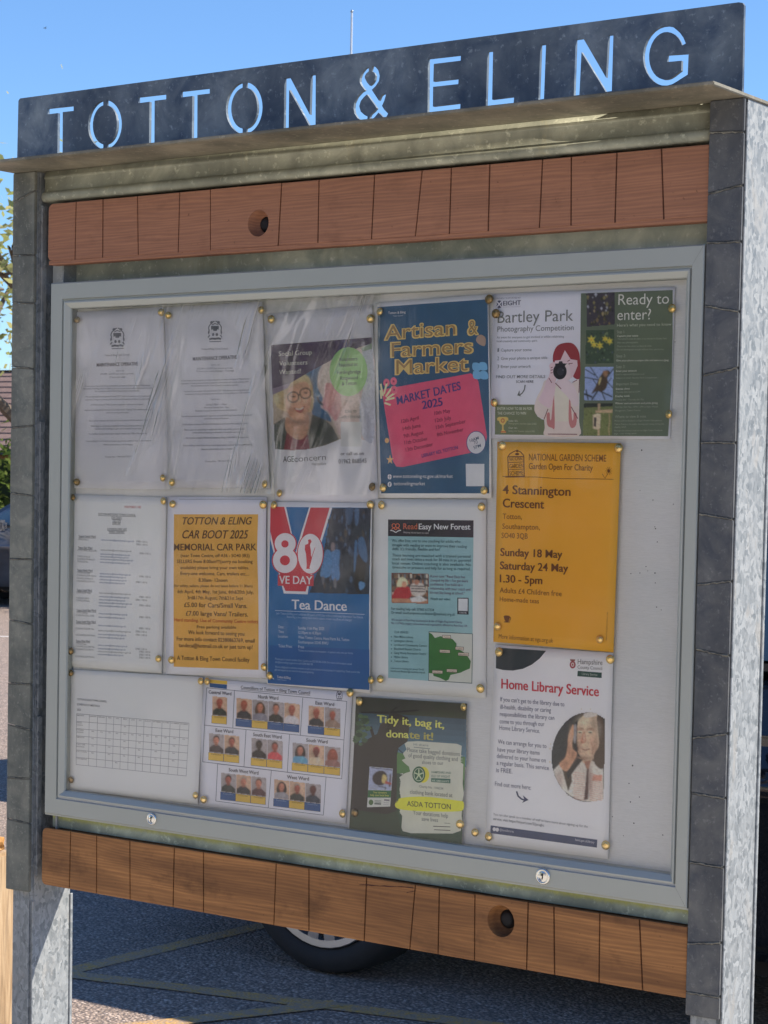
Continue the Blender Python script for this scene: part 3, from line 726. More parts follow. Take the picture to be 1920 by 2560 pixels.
def finish():
    for s in POSTERS:
        for part, items in s.ras.items():
            if part != 'portrait_photo': raster(s, part, items); continue
            n = 0; cur = []                          # each portrait is a print of its own
            for it in items:
                if it[4] == 2 and it[0] == 'P' and cur: raster(s, part, cur); cur = []
                cur.append(it)
            raster(s, part, cur)
    # lettering: every string becomes outlines of the built-in font, laid on its sheet
    for b in (0, 1):
        pass
    objs = []
    for T in [(None, 'H', 0, 0, 0, 0, 0, 0, 0, 0, 0, '', 0)]+TEXTS:
        cu_ = bpy.data.curves.new('t', 'FONT'); cu_.body = T[1]; cu_.size = 1.0; cu_.resolution_u = 2 if T[6] < 60 else 4
        cu_.offset = .006*max(-1, T[8]) if T[0] else 0; cu_.shear = .28 if T[9] else 0; cu_.fill_mode = 'FRONT'
        o = bpy.data.objects.new('t', cu_); COL.objects.link(o); objs.append(o)
    bpy.context.view_layer.update(); dg = bpy.context.evaluated_depsgraph_get()
    tm = []
    for o in objs:
        e = o.evaluated_get(dg); me = e.to_mesh()
        V = [v.co.copy() for v in me.vertices]; F = [tuple(p.vertices) for p in me.polygons]
        tm.append((V, F)); e.to_mesh_clear()
    for o in objs:
        c_ = o.data; bpy.data.objects.remove(o); bpy.data.curves.remove(c_)
    cap = max(v.y for v in tm[0][0])
    store = {}
    for T, (V, F) in zip(TEXTS, tm[1:]):
        s, t, x0, y0, x1, y1, h, col, bold, ital, layer, part, r90 = T
        if not V: continue
        a0, a1 = min(v.x for v in V), max(v.x for v in V)
        p0, p1 = s.pt(x0, y0), s.pt(x1, y1)
        ex = Vector((p1.x-p0.x, 0, p1.z-p0.z)); up = Vector((-ex.z, 0, ex.x)).normalized()
        if r90: H = abs((s.pt(x0+h, y0)-s.pt(x0, y0)).length)
        else: H = abs(s.pt(x0, y0-h).z-s.pt(x0, y0).z)
        px_h = h*s.reg[2]
        big = px_h >= 11.5
        key = (id(s), t, x0, y0) if big else (id(s), part)
        lst = store.setdefault(key, (s, 'text_line' if big else part, [], [], []))
        sh = .013*min(bold, 1.6)*(1 if px_h > 8 else .5)
        for n_, (dx, dy) in enumerate(((0, 0),) if bold <= 0 else ((-sh, 0), (0, 0), (sh, 0)) if bold < 2 else ((-sh, -sh), (-sh, sh), (0, 0), (sh, -sh), (sh, sh))):
            base = len(lst[2])
            for v in V:
                q = p0+ex*((v.x+dx-a0)/(a1-a0))+up*((v.y+dy)/cap*H)
                lst[2].append(s.lift(q.x, q.z, layer+.4+.09*n_))
            for f in F: lst[3].append(tuple(base+i for i in f)); lst[4].append(col)
    for s, part, V, F, C in store.values():
        emit(s, part, V, F, C)
    for s in POSTERS:
        for part, L_ in s.polys.items():
            bm = bmesh.new(); lay = bm.faces.layers.int.new('ci'); cols = []
            vl = bm.verts.layers.float.new('ly')
            for P, col, layer in L_:
                cols.append(col); ci = len(cols)-1
                try: tr = tessellate_polygon([[Vector((p.x, p.z, 0)) for p in P]]) if len(P) > 4 else [tuple(range(len(P)))]
                except Exception: continue
                vs = [bm.verts.new((p.x, 0, p.z)) for p in P]
                for v in vs: v[vl] = layer+random.random()*.25
                for t in tr:
                    try: f = bm.faces.new([vs[i] for i in t]); f[lay] = ci
                    except ValueError: pass
            xs = [v.co.x for v in bm.verts]; zs = [v.co.z for v in bm.verts]
            st = .015
            x = math.floor(min(xs)/st)*st+st
            while x < max(xs):
                bmesh.ops.bisect_plane(bm, geom=bm.verts[:]+bm.edges[:]+bm.faces[:], plane_co=(x, 0, 0), plane_no=(1, 0, 0)); x += st
            z = math.floor(min(zs)/st)*st+st
            while z < max(zs):
                bmesh.ops.bisect_plane(bm, geom=bm.verts[:]+bm.edges[:]+bm.faces[:], plane_co=(0, 0, z), plane_no=(0, 0, 1)); z += st
            bm.verts.ensure_lookup_table()
            # each face keeps its own layer height: split so neighbours of other layers do not share corners
            V, F, C = [], [], []
            idx = {v: i for i, v in enumerate(bm.verts)}
            for f in bm.faces:
                ly = L_[f[lay]][2]
                # small steady offset per polygon so that two shapes of one layer never coincide
                ly += (f[lay] % 7)*.06
                b0 = len(V)
                for v in f.verts: V.append(s.lift(v.co.x, v.co.z, ly))
                F.append(tuple(range(b0, b0+len(f.verts)))); C.append(cols[f[lay]])
            bm.free(); emit(s, part, V, F, C)
def emit(s, part, V, F, C):
    me = bpy.data.meshes.new(part); me.from_pydata([tuple(v) for v in V], [], F)
    ca = me.color_attributes.new('print_colour', 'FLOAT_COLOR', 'CORNER')
    buf = []
    for p, c in zip(me.polygons, C): buf += [c[0], c[1], c[2], 1.0]*p.loop_total
    ca.data.foreach_set('color', buf)
    # all faces look towards -y
    me.update()
    bm = bmesh.new(); bm.from_mesh(me)
    for f in bm.faces:
        if f.normal.y > 0: f.normal_flip()
    bm.to_mesh(me); bm.free()
    o = link(part, me, M['ink'], s.o)
    if part == 'lettering': o['kind'] = 'stuff'

def crest(p, x, y, k, col, ly=2):
    for sx in (-1, 1):
        p.line(sm([(x+sx*8*k, y-112*k), (x+sx*36*k, y-92*k), (x+sx*60*k, y-70*k), (x+sx*72*k, y-40*k), (x+sx*66*k, y-12*k), (x+sx*74*k, y+12*k), (x+sx*60*k, y+24*k)], 2)[:12], 11*k, col, ly)
        p.ell(x+sx*38*k, y-100*k, 17*k, 15*k, col, ly); p.ell(x+sx*21*k, y+34*k, 13*k, 18*k, col, ly)
        p.line([(x+sx*60*k, y+42*k), (x+sx*76*k, y+64*k)], 13*k, col, ly)
        p.ell(x+sx*70*k, y+8*k, 10*k, 14*k, col, ly)
    p.poly([(x-45*k, y-60*k), (x+42*k, y-62*k), (x+40*k, y-20*k), (x+24*k, y-26*k), (x+20*k, y-8*k), (x-20*k, y-6*k), (x-24*k, y-26*k), (x-42*k, y-18*k)], col, ly)
    p.line([(x-34*k, y-72*k), (x, y-88*k), (x+34*k, y-74*k)], 9*k, col, ly)
    p.line([(x-60*k, y+86*k), (x-30*k, y+78*k), (x, y+82*k), (x+34*k, y+76*k), (x+62*k, y+82*k)], 21*k, col, ly)
    p.line([(x-62*k, y+114*k), (x+66*k, y+110*k)], 9*k, col, ly)

def bust(p, x0, y0, x1, y1, sk, skin, hair, cloth, bg, long=False):
    w_ = x1-x0; h_ = y1-y0; cx = (x0+x1)/2; f = lambda x: sk*(x-x0)/w_
    pc = 'portrait_photo'
    p.quad(x0, y0, x1, y1, bg, 2, pc, sk)
    p.poly([(x0+.02*w_, y1-.02*h_+f(x0)), (x0+.06*w_, y0+.74*h_), (x0+.3*w_, y0+.60*h_+f(cx)*.6), (cx, y0+.56*h_+sk*.5), (x0+.72*w_, y0+.62*h_+sk*.7), (x0+.95*w_, y0+.76*h_+sk), (x0+.97*w_, y1+sk-.02*h_)], cloth, 3, pc)
    hy = y0+.34*h_+sk*.5
    if long: p.poly(sm([(cx, hy-.26*h_), (cx+.27*w_, hy-.08*h_), (cx+.32*w_, hy+.3*h_), (cx+.1*w_, hy+.3*h_), (cx-.12*w_, hy+.3*h_), (cx-.32*w_, hy+.28*h_), (cx-.26*w_, hy-.08*h_)]), hair, 3.4, pc)
    else: p.ell(cx, hy-.05*h_, .215*w_, .21*h_, hair, 3.4, pc, 14)
    p.quad(cx-.10*w_, hy+.1*h_, cx+.10*w_, hy+.28*h_, tuple(c*.75 for c in skin), 3.7, pc)
    p.ell(cx, hy+.02*h_, .18*w_, .19*h_, skin, 4, pc, 14)
    dk = tuple(c*.45 for c in skin)
    p.soft(cx-.15*w_, hy+.05*h_, .09*w_, .18*h_, dk, .55, 4.2, pc); p.soft(cx+.05*w_, hy-.1*h_, .08*w_, .06*h_, tuple(min(.8, c*1.5) for c in skin), .5, 4.2, pc); p.soft(cx, hy+.22*h_, .14*w_, .04*h_, dk, .7, 4.2, pc)
    p.soft(cx-.3*w_, y0+.45*h_, .14*w_, .3*h_, tuple(c*.6 for c in bg), .6, 2.5, pc); p.soft(cx+.1*w_, y1-.2*h_, .12*w_, .2*h_, tuple(min(.8, c*1.7+.01) for c in cloth), .5, 3.2, pc); p.soft(cx+.06*w_, hy+.06*h_, .03*w_, .04*h_, tuple(min(.8, c*1.4) for c in skin), .6, 4.6, pc)
    for sx in (-1, 1): p.ell(cx+sx*.075*w_, hy-.01*h_, .028*w_, .014*h_, dk, 4.5, pc, 6)
    p.ell(cx, hy+.11*h_, .06*w_, .016*h_, dk, 4.5, pc, 8)

# --- two job notices
for nm, reg, cs, sd_, dx, dy, lab in (
    ('notice', 'job1', [(80, 183), (1096, 118), (1172, 2142), (75, 2126)], 1, 0, 0, 'laminated MAINTENANCE OPERATIVE notice in the top left corner of the board'),
    ('notice', 'job2', [(38, 128), (1130, 62), (1212, 2130), (104, 2120)], 2, 22, -76, 'laminated MAINTENANCE OPERATIVE notice second from the left in the top row, with the glare')):
    p = Poster(nm, reg, cs, 1 if sd_ == 1 else 2, lab, M['paper_cool'], 'notice', .0016, sd_)
    dk = A(58, 62, 78)
    if sd_ == 1:
        crest(p, 597, 470, 1.0, dk)
        p.text('Totton & Eling Town Council', 455, 668, 728, 658, 20, dk)
        p.text('MAINTENANCE OPERATIVE', 366, 782, 822, 768, 38, A(62, 56, 72), 1)
        rows = [('SCP 7-10', 582, 838, 668, 836), ('£25,584 - £26,873 per annum, pro-rata', 408, 872, 772, 866), ('37 hours per week', 508, 908, 682, 904),
                ('A rare vacancy has arisen for an enthusiastic and well motivated general Maintenance', 232, 1006, 952, 996), ('Operative. Working alone and also as part of a team duties will include assisting with', 212, 1034, 976, 1026),
                ('the maintenance of the Town Council’s land and properties.', 345, 1062, 835, 1056),
                ('We are the landlord with great all round “DIY” skills and experience in grounds and', 242, 1124, 948, 1114), ('maintenance. Driving and an interest in the outdoors would need to be completed to a high standard', 232, 1156, 958, 1146),
                ('A full-time vacancy in Totton is open to applicants – start date to be agreed.', 300, 1212, 880, 1206), ('Applicants must have their own current driving licence. Training Team, where required of', 228, 1272, 968, 1262),
                ('which full training will be given.', 470, 1300, 720, 1296), ('There will be reduced to the local government pension scheme application form.', 276, 1390, 928, 1380),
                ('Please apply via completing an application form only, which can be found at', 302, 1448, 890, 1442), ('www.tottoneling-tc.gov.uk/contact/vacancies', 348, 1478, 858, 1474),
                ('For further details information please contact the Office Manager on', 278, 1536, 918, 1528), ('Totton & Eling Town Council is an equal opportunity employer that is committed to', 242, 1616, 968, 1608),
                ('diversity and inclusion in the workplace.', 440, 1652, 768, 1652), ('Closing date - 18th April 2025', 460, 1788, 738, 1784)]
    else:
        crest(p, 607, 392, 1.0, dk)
        p.text('Totton & Eling Town Council', 456, 596, 750, 592, 20, dk)
        p.text('MAINTENANCE OPERATIVE', 362, 716, 854, 696, 40, A(62, 62, 80), 1)
        rows = [('SCP 5 - 70', 566, 774, 660, 770), ('£25,584 - £26,835 per annum, pro-rata', 412, 812, 806, 804), ('15 hours per week (Sunday – Tuesday)', 404, 842, 820, 834),
                ('A rare vacancy has arisen for an enthusiastic and self-motivated general Maintenance', 236, 946, 990, 924), ('Operative. Working alone and also as part of a team duties will include assisting with', 236, 978, 984, 956),
                ('the maintenance of the Town Council’s land and properties.', 345, 1002, 874, 992), ('You must be a team player with great all round “DIY” skills and experience in grounds and', 262, 1064, 990, 1048),
                ('maintenance. Driving with speed and would have to be completed to a high standard', 282, 1096, 1000, 1076), ('Hours are –', 566, 1150, 678, 1148), ('Sunday 7.30am – 1.30pm', 510, 1212, 738, 1206),
                ('Monday & Tuesday 7am – 4pm', 490, 1244, 762, 1238), ('Flexibility is required to cover events and other occasions', 394, 1280, 852, 1268), ('You will also assist as required to report to our Litter Picking Team, when required, of', 236, 1340, 1020, 1324),
                ('which full training will be given.', 490, 1366, 758, 1360), ('There will be an overview for this Job Description and how to the application form.', 248, 1432, 974, 1416), ('Please apply via completing an application form only, which can be found at', 272, 1490, 940, 1478),
                ('www.tottoneling-tc.gov.uk/contact/work-for-our-team', 362, 1520, 902, 1512), ('For further details information please contact the Office Manager on', 290, 1580, 978, 1570),
                ('Totton & Eling Town Council is an equal opportunity employer that is committed to', 256, 1664, 1020, 1652), ('diversity and inclusion in the workplace.', 458, 1704, 818, 1698), ('Closing date - 18th April 2025', 500, 1838, 784, 1830)]
    for t, x0, y0, x1, y1 in rows: p.text(t, x0, y0, x1, y1, 18, A(84, 88, 104), 0)

# --- volunteers poster
p = Poster('poster', 'age', [(66, 190), (1195, 90), (1258, 2210), (160, 2205)], 1, 'white poster with a laughing woman and a green circle asking for social group volunteers', M['paper_cool'], wave=.0018, seed=3)
PUR = A(58, 46, 74)
p.poly([(116, 522), (1190, 440), (1225, 1508), (860, 1525), (700, 1590), (520, 1632), (340, 1642), (162, 1630)], A(126, 118, 112), 1, 'printed_picture')
p.poly([(480, 830), (700, 700), (760, 1340), (640, 1300), (560, 1262)], A(42, 78, 116), 1.5, 'printed_picture')
p.poly(sm([(660, 730), (760, 675), (900, 640), (1195, 560), (1215, 1100), (1222, 1500), (1000, 1515), (860, 1500), (800, 1380), (720, 1240), (650, 1180), (668, 1080), (625, 1000), (612, 880)]), A(148, 136, 138), 2, 'printed_picture')
p.poly(sm([(700, 930), (800, 950), (860, 1080), (850, 1250), (800, 1330), (740, 1240), (670, 1180), (690, 1060)]), A(150, 104, 112), 2.4, 'printed_picture')
p.line([(612, 1075), (628, 1120), (668, 1160)], 22, A(42, 48, 66), 2.8, 'printed_picture')
p.poly(sm([(1090, 580), (1200, 590), (1222, 1500), (1090, 1490), (1060, 1200), (1110, 900)]), A(136, 142, 158), 2.6, 'printed_picture')
p.poly([(152, 1365), (270, 1290), (300, 1460), (520, 1480), (560, 1260), (700, 1320), (780, 1400), (840, 1525), (680, 1592), (500, 1634), (340, 1642), (162, 1630)], A(48, 52, 58), 3, 'printed_picture')
p.poly([(290, 1450), (400, 1520), (510, 1470), (530, 1630), (350, 1642), (255, 1637)], A(92, 42, 60), 3.4, 'printed_picture')
p.poly(sm([(150, 1070), (240, 1000), (360, 880), (490, 840), (550, 930), (572, 1080), (560, 1210), (500, 1240), (300, 1230), (260, 1225), (190, 1180)]), A(148, 138, 108), 3.2, 'printed_picture')
p.poly(sm([(300, 1010), (400, 930), (500, 920), (540, 1010), (545, 1130), (500, 1250), (420, 1335), (330, 1290), (280, 1170)]), A(164, 124, 106), 3.6, 'printed_picture')
p.poly(sm([(290, 1290), (400, 1350), (510, 1260), (520, 1400), (470, 1510), (380, 1520), (280, 1430)]), A(142, 112, 98), 3.5, 'printed_picture')
for cx, cy in ((358, 1075), (485, 1035)):
    P = [(cx+58*math.cos(2*math.pi*i/16), cy+56*math.sin(2*math.pi*i/16)) for i in range(16)]
    p.line(P, 13, A(44, 40, 44), 4.2, 'printed_picture', True); p.ell(cx+4, cy-4, 20, 9, A(44, 34, 36), 4.1, 'printed_picture', 10); p.line([(cx-38, cy-34), (cx, cy-50), (cx+34, cy-42)], 9, A(104, 80, 62), 4.1, 'printed_picture')
p.line([(412, 1052), (432, 1046)], 12, A(44, 40, 44), 4.3, 'printed_picture')
p.poly(sm([(370, 1190), (430, 1200), (480, 1170), (450, 1240), (400, 1235)]), A(112, 44, 46), 4.2, 'printed_picture')
p.line([(385, 1200), (430, 1206), (465, 1186)], 12, A(172, 166, 160), 4.6, 'printed_picture')
p.line([(440, 1080), (452, 1120), (420, 1140)], 9, A(128, 90, 80), 4.2, 'printed_picture')
p.poly([(116, 522), (1190, 440), (1192, 505), (1060, 545), (800, 660), (520, 810), (330, 925), (136, 985)], PUR, 4, 'printed_panel')
p.poly([(1080, 560), (1192, 500), (1195, 560), (1090, 590)], A(104, 122, 112), 4.2, 'printed_panel')
p.poly([(136, 985), (330, 925), (300, 980), (140, 1050)], A(96, 88, 112), 3.9, 'printed_panel')
p.ell(943, 805, 203, 262, A(108, 148, 96), 5)
for t, x0, y, x1 in (('Social Group', 202, 640, 552), ('Volunteers', 208, 742, 506), ('Wanted!', 208, 836, 438)): p.text(t, x0, y, x1, y-18 if t[0] == 'S' else y-14, 50, A(168, 160, 158), .5)
for t, x0, y, x1 in (('Volunteers', 840, 694, 1040), ('Needed in:', 846, 754, 1042), ('Fordingbridge', 820, 832, 1076), ('Ringwood', 858, 894, 1042), ('& Totton', 874, 952, 1030)): p.text(t, x0, y, x1, y-10, 38, A(46, 46, 58), .4, layer=7)
p.text('SCAN TO', 904, 1242, 1030, 1240, 26, GRY); p.text('APPLY ONLINE', 866, 1302, 1072, 1298, 28, GRY)
p.quad(862, 1338, 1082, 1600, WHT, 5, 'printed_panel')
p.text('or call us on', 860, 1694, 1108, 1690, 36, A(50, 50, 66), .6); p.text('01962 868545', 838, 1782, 1136, 1774, 46, A(50, 50, 66), .6)
p.text('AGE', 248, 1768, 362, 1764, 62, A(58, 60, 68), .5); p.text('concern', 366, 1764, 702, 1742, 62, A(84, 86, 96)); p.text('Hampshire', 554, 1800, 704, 1796, 28, A(74, 76, 86))

pp = 'printed_picture'
for a_ in (((400, 1130, 130, 190, A(168, 128, 112), .35, 3.8)), (330, 1180, 60, 150, A(116, 80, 70), .6, 3.8), (500, 1200, 50, 110, A(120, 84, 74), .5, 3.8), (390, 960, 110, 40, A(120, 96, 78), .5, 3.8), (352, 1060, 44, 22, A(116, 84, 76), .4, 3.9), (488, 1025, 40, 20, A(116, 84, 76), .4, 3.9),
           (330, 1150, 34, 34, A(176, 136, 122), .6, 4.0), (485, 1110, 30, 36, A(180, 140, 126), .6, 4.0), (425, 1100, 20, 28, A(186, 150, 132), .5, 4.15), (420, 1280, 70, 26, A(168, 130, 114), .5, 4.0), (410, 1340, 110, 34, A(92, 66, 60), .7, 4.0),
           (230, 1120, 60, 110, A(112, 98, 72), .6, 3.3), (180, 1090, 30, 60, A(176, 168, 138), .6, 3.35), (545, 1040, 24, 150, A(120, 104, 78), .6, 3.35), (430, 860, 90, 36, A(166, 156, 128), .5, 3.3), (290, 1020, 26, 90, A(90, 76, 58), .6, 3.65),
           (650, 1400, 110, 120, A(30, 34, 40), .6, 3.1), (220, 1480, 60, 130, A(30, 34, 38), .6, 3.1), (390, 1560, 60, 60, A(116, 58, 78), .4, 3.45),
           (720, 850, 110, 150, A(166, 152, 150), .6, 2.2), (950, 900, 200, 260, A(132, 118, 120), .4, 2.2), (760, 1100, 60, 70, A(168, 120, 122), .6, 2.5), (820, 1180, 50, 110, A(118, 84, 90), .6, 2.5), (900, 1150, 60, 120, A(152, 134, 134), .6, 2.5), (1150, 1000, 60, 300, A(152, 156, 172), .5, 2.7), (1120, 1350, 70, 160, A(112, 116, 132), .5, 2.7)):
    p.soft(*a_[:6], a_[6], pp, 0, 1.3)
# --- market poster
p = Poster('poster', 'mkt', [(25, 118), (1238, 24), (1274, 2190), (68, 2190)], 2, 'dark blue Artisan & Farmers Market poster with a tilted pink panel of market dates', M['paper'], wave=.0013, seed=4)
NAV = A(40, 66, 92)
p.poly([(55, 160), (1235, 78), (1250, 2142), (98, 2142), (62, 800)], NAV, 1)
GD = A(176, 140, 92)
for t, x0, y0, x1, y1, h in (('Artisan', 130, 512, 905, 455, 155), ('&', 1020, 462, 1140, 450, 160), ('Farmers', 198, 695, 1080, 648, 155), ('Market', 248, 878, 1030, 838, 155)):
    p.text(t, x0, y0, x1, y1, h, GD, 2.4, layer=3); p.text(t, x0+14, y0-4, x1-12, y1-4, h-8, A(112, 92, 66), -.35, layer=5)
p.poly([(105, 1040), (1050, 865), (1100, 900), (1130, 950), (1222, 1540), (1190, 1680), (330, 1862), (262, 1858), (225, 1800), (130, 1210)], A(152, 66, 92), 2)
p.text('MARKET DATES', 272, 1200, 946, 1038, 86, A(54, 46, 96), 1.2, layer=6); p.text('2025', 540, 1246, 752, 1206, 84, A(54, 46, 96), 1.2, layer=6)
dk = A(96, 44, 66)
for t, x0, y0, x1, y1 in (('12th April', 318, 1396, 502, 1356), ('14th June', 334, 1474, 520, 1436), ('9th August', 342, 1552, 552, 1510), ('11th October', 352, 1624, 594, 1576), ('13th December', 366, 1700, 652, 1636),
                          ('10th May', 666, 1310, 832, 1280), ('12th July', 674, 1388, 842, 1354), ('13th September', 684, 1460, 998, 1392), ('8th November', 694, 1538, 972, 1480)): p.text(t, x0, y0, x1, y1, 40, dk, .2, layer=6)
p.text('LIBRARY RD, TOTTON', 536, 1762, 916, 1670, 36, A(66, 48, 98), 1, layer=6)
p.ell(1107, 1602, 104, 124, A(44, 60, 104), 3.4); p.ell(1107, 1602, 97, 117, WHT, 4)
for t, x0, y0, x1, y1 in (('10AM', 1044, 1600, 1138, 1566), ('TO', 1086, 1622, 1128, 1610), ('5PM', 1086, 1674, 1162, 1646)): p.text(t, x0, y0, x1, y1, 34, A(52, 64, 86), .6, layer=7)
for cx, cy in ((1112, 795), (1185, 790), (1117, 882), (1192, 884)): p.poly(sm([(cx-38, cy-38), (cx+30, cy-34), (cx+40, cy+38), (cx-34, cy+36)], 5), A(86, 132, 178), 4)
p.poly(sm([(1165, 455), (1212, 490), (1205, 572), (1150, 560), (1112, 520), (1125, 475)]), A(122, 106, 98), 4)
for cx, cy in ((155, 965), (232, 950), (238, 1040)): p.ell(cx, cy, 36, 44, A(164, 78, 100), 4, n=10); p.ell(cx, cy, 9, 11, A(96, 40, 66), 5, n=8)
for a, l, ox, oy in ((-100, 90, 110, 1070), (-75, 110, 130, 1080), (-55, 120, 150, 1110), (-35, 110, 165, 1130), (-15, 90, 150, 1150), (-95, 70, 100, 1130), (20, 60, 140, 1180), (-120, 60, 120, 1100)):
    p.line([(ox, oy), (ox+l*math.cos(R(a)), oy+l*math.sin(R(a)))], 20, A(168, 160, 132), 4)
p.ell(160, 1580, 22, 28, A(166, 130, 92), 3)
p.poly([(194+(42 if i % 2 == 0 else 17)*math.sin(math.pi*i/5), 1785-(54 if i % 2 == 0 else 21)*math.cos(math.pi*i/5)) for i in range(10)], A(166, 130, 92), 3)
p.text('Totton & Eling', 172, 236, 360, 226, 26, A(170, 176, 180), .6); p.text('Town Council', 224, 262, 330, 256, 12, A(150, 158, 166))
p.text('www.tottoneling-tc.gov.uk/market', 226, 1978, 862, 1978, 38, A(164, 170, 176), .2); p.text('tottonelingmarket', 234, 2056, 570, 2056, 38, A(164, 170, 176), .2)
for cy in (1966, 2046): p.ell(190, cy, 22, 28, A(164, 170, 176), 3)
p.line([(190, 1940), (190, 1992)], 4, NAV, 4); p.line([(170, 1966), (210, 1966)], 4, NAV, 4); p.text('f', 184, 2066, 200, 2066, 36, NAV, 1)
p.poly([(998, 1828), (1196, 1828), (1198, 2066), (1004, 2066)], WHT, 2)

# --- photography competition (landscape sheet over two regions)
b2 = REG['bar2']; b1 = REG['bar1']
def t2(x, y): return ((b2[0]+x*b2[2]-b1[0])/b1[2], (b2[1]+y*b2[2]-b1[1])/b1[2])
p = Poster('poster', 'bar1', [(128, 140), t2(1372, 40), t2(1298, 2148), (80, 2140)], 1, 'wide photography competition poster, white left half with a red-haired photographer and dark green right half', M['paper_cool'], wave=.0012, seed=5)
GN = A(82, 90, 72)
p.poly([(158, 1668), (700, 1668), (708, 1750), (740, 1830), (800, 1870), (835, 1876), (842, 1990), (858, 2062), (850, 2090), (152, 2082)], GN, 1)
p.text('PROUDLY SUPPORTED BY', 172, 210, 510, 200, 20, A(96, 98, 112)); p.text('EIGHT', 268, 298, 512, 288, 62, A(62, 64, 82), .8)
p.text('WEALTH MANAGEMENT', 266, 326, 512, 318, 12, A(120, 120, 132))
for sx, cy, rx, ry in ((0, 262, 36, 34), (0, 300, 38, 34)): p.ell(212, cy, rx, ry, A(50, 54, 74), 2)
p.line([(180, 242), (244, 318)], 16, A(150, 152, 162), 3); p.line([(244, 242), (180, 318)], 16, A(150, 152, 162), 3)
p.text('Bartley', 190, 540, 768, 520, 158, A(84, 88, 90), -.3); p.text('Park', 848, 520, 1236, 508, 154, A(84, 88, 90), -.3)
p.text('Photography', 186, 660, 684, 648, 72, A(88, 92, 96), -.4); p.text('Competition', 716, 650, 1244, 638, 76, A(88, 92, 96), -.4)
p.text('An event for everyone to get involved in whilst celebrating', 178, 754, 1108, 740, 30, A(92, 96, 104)); p.text('local creativity and community spirit', 178, 806, 736, 798, 30, A(92, 96, 104))
for n_, t, y, x1, y1 in (('1', 'Capture your scene', 934, 658, 928), ('2', 'Give your photo a unique title', 1050, 876, 1036), ('3', 'Enter your artwork', 1162, 650, 1158)):
    p.text(n_, 186, y+4, 208, y+4, 50, A(88, 92, 98)); p.text(t, 236, y, x1, y1, 40, A(90, 94, 100))
p.text('FIND OUT MORE DETAILS', 170, 1304, 848, 1300, 40, A(90, 94, 100), .9); p.text('SCAN HERE', 444, 1368, 686, 1366, 34, A(60, 62, 74), 1)
p.line([(570, 1398), (560, 1460), (530, 1510), (490, 1540)], 14, A(66, 70, 72), 3); p.poly([(462, 1540), (492, 1468), (496, 1536), (520, 1556)], A(66, 70, 72), 3)
p.text('ENTER NOW TO BE IN FOR', 190, 1742, 668, 1742, 38, A(152, 156, 146), 1, layer=5); p.text('THE CHANCE TO WIN', 190, 1806, 584, 1806, 38, A(152, 156, 146), 1)
p.text('Under 16’s', 342, 1904, 468, 1904, 24, A(150, 154, 146), .8); p.text('Photographic voucher (value £100)', 342, 1940, 728, 1946, 24, A(130, 136, 122))
p.text('Over 16’s', 342, 2000, 464, 2002, 24, A(150, 154, 146), .8); p.text('Dining Out Voucher (value £100)', 342, 2042, 704, 2050, 24, A(130, 136, 122))
TG = A(178, 138, 84)
p.poly([(206, 1838), (320, 1838), (316, 1900), (290, 1940), (274, 1950), (274, 2010), (304, 2040), (306, 2058), (238, 2058), (238, 2040), (252, 2010), (252, 1950), (222, 1930), (208, 1890)], TG, 3)
p.ell(263, 1888, 28, 32, A(140, 88, 60), 4, n=12); p.ell(263, 1888, 14, 16, TG, 5, n=10); p.ell(200, 1868, 16, 24, TG, 2.6, n=10); p.ell(326, 1868, 14, 24, TG, 2.6, n=10); p.line([(238, 2044), (304, 2044)], 14, A(146, 62, 52), 4)
# the photographer drawing
SK = A(160, 142, 152); CR = A(156, 150, 150); DR = A(104, 36, 46); PK = A(138, 92, 96)
p.poly(sm([(1140, 812), (1240, 830), (1310, 930), (1330, 1080), (1328, 1300), (1240, 1290), (1190, 1150), (1000, 1090), (956, 1080), (960, 960), (1020, 850)]), DR, 3)
p.poly([(1120, 915), (1200, 1040), (1290, 1055), (1296, 1130), (1260, 1220), (1226, 1290), (1100, 1340), (985, 1250), (980, 1060), (1060, 1050)], SK, 3.6)
p.poly(sm([(850, 1330), (800, 1440), (720, 1600), (700, 1750), (770, 1850), (835, 1870), (842, 1990), (862, 2100), (1310, 2100), (1318, 1900), (1312, 1500), (1310, 1300), (1210, 1380), (1000, 1380)]), CR, 2.4)
p.poly([(975, 1420), (1180, 1400), (1175, 1900), (975, 1900)], A(164, 156, 150), 3.0)
for xs, sx in ((945, 1), (1210, -1)):
    p.poly(sm([(xs+22*sx, 1500), (xs+30*sx, 1600), (xs+36*sx, 1980-100*(sx < 0)), (xs, 1990), (xs-66*sx, 1950), (xs-74*sx, 1800), (xs-34*sx, 1780), (xs-30*sx, 1860), (xs-10*sx, 1860)], 3), PK, 3.4)
p.poly(sm([(890, 1290), (980, 1340), (985, 1480), (930, 1690), (870, 1700), (760, 1610), (820, 1480)]), SK, 3.8)
p.poly(sm([(1120, 1310), (1240, 1400), (1300, 1560), (1300, 1680), (1240, 1680), (1160, 1560), (1040, 1440), (1000, 1350)]), A(164, 148, 156), 3.9)
p.poly(sm([(905, 1120), (960, 1080), (1000, 1120), (1000, 1330), (940, 1365), (900, 1300), (915, 1200)]), A(160, 142, 150), 4)
p.poly(sm([(1130, 1120), (1180, 1120), (1200, 1300), (1130, 1330), (1090, 1250)]), A(166, 148, 154), 4.8)
p.poly([(985, 1100), (1030, 1098), (1044, 1068), (1082, 1068), (1096, 1098), (1180, 1102), (1190, 1300), (1172, 1292), (1162, 1180), (985, 1180)], A(30, 30, 38), 4.4)
p.ell(1052, 1210, 94, 110, A(24, 24, 32), 5.2, n=30); p.ell(1060, 1210, 48, 56, A(36, 36, 46), 5.6, n=20); p.ell(1096, 1190, 8, 6, A(80, 84, 96), 6, n=8)
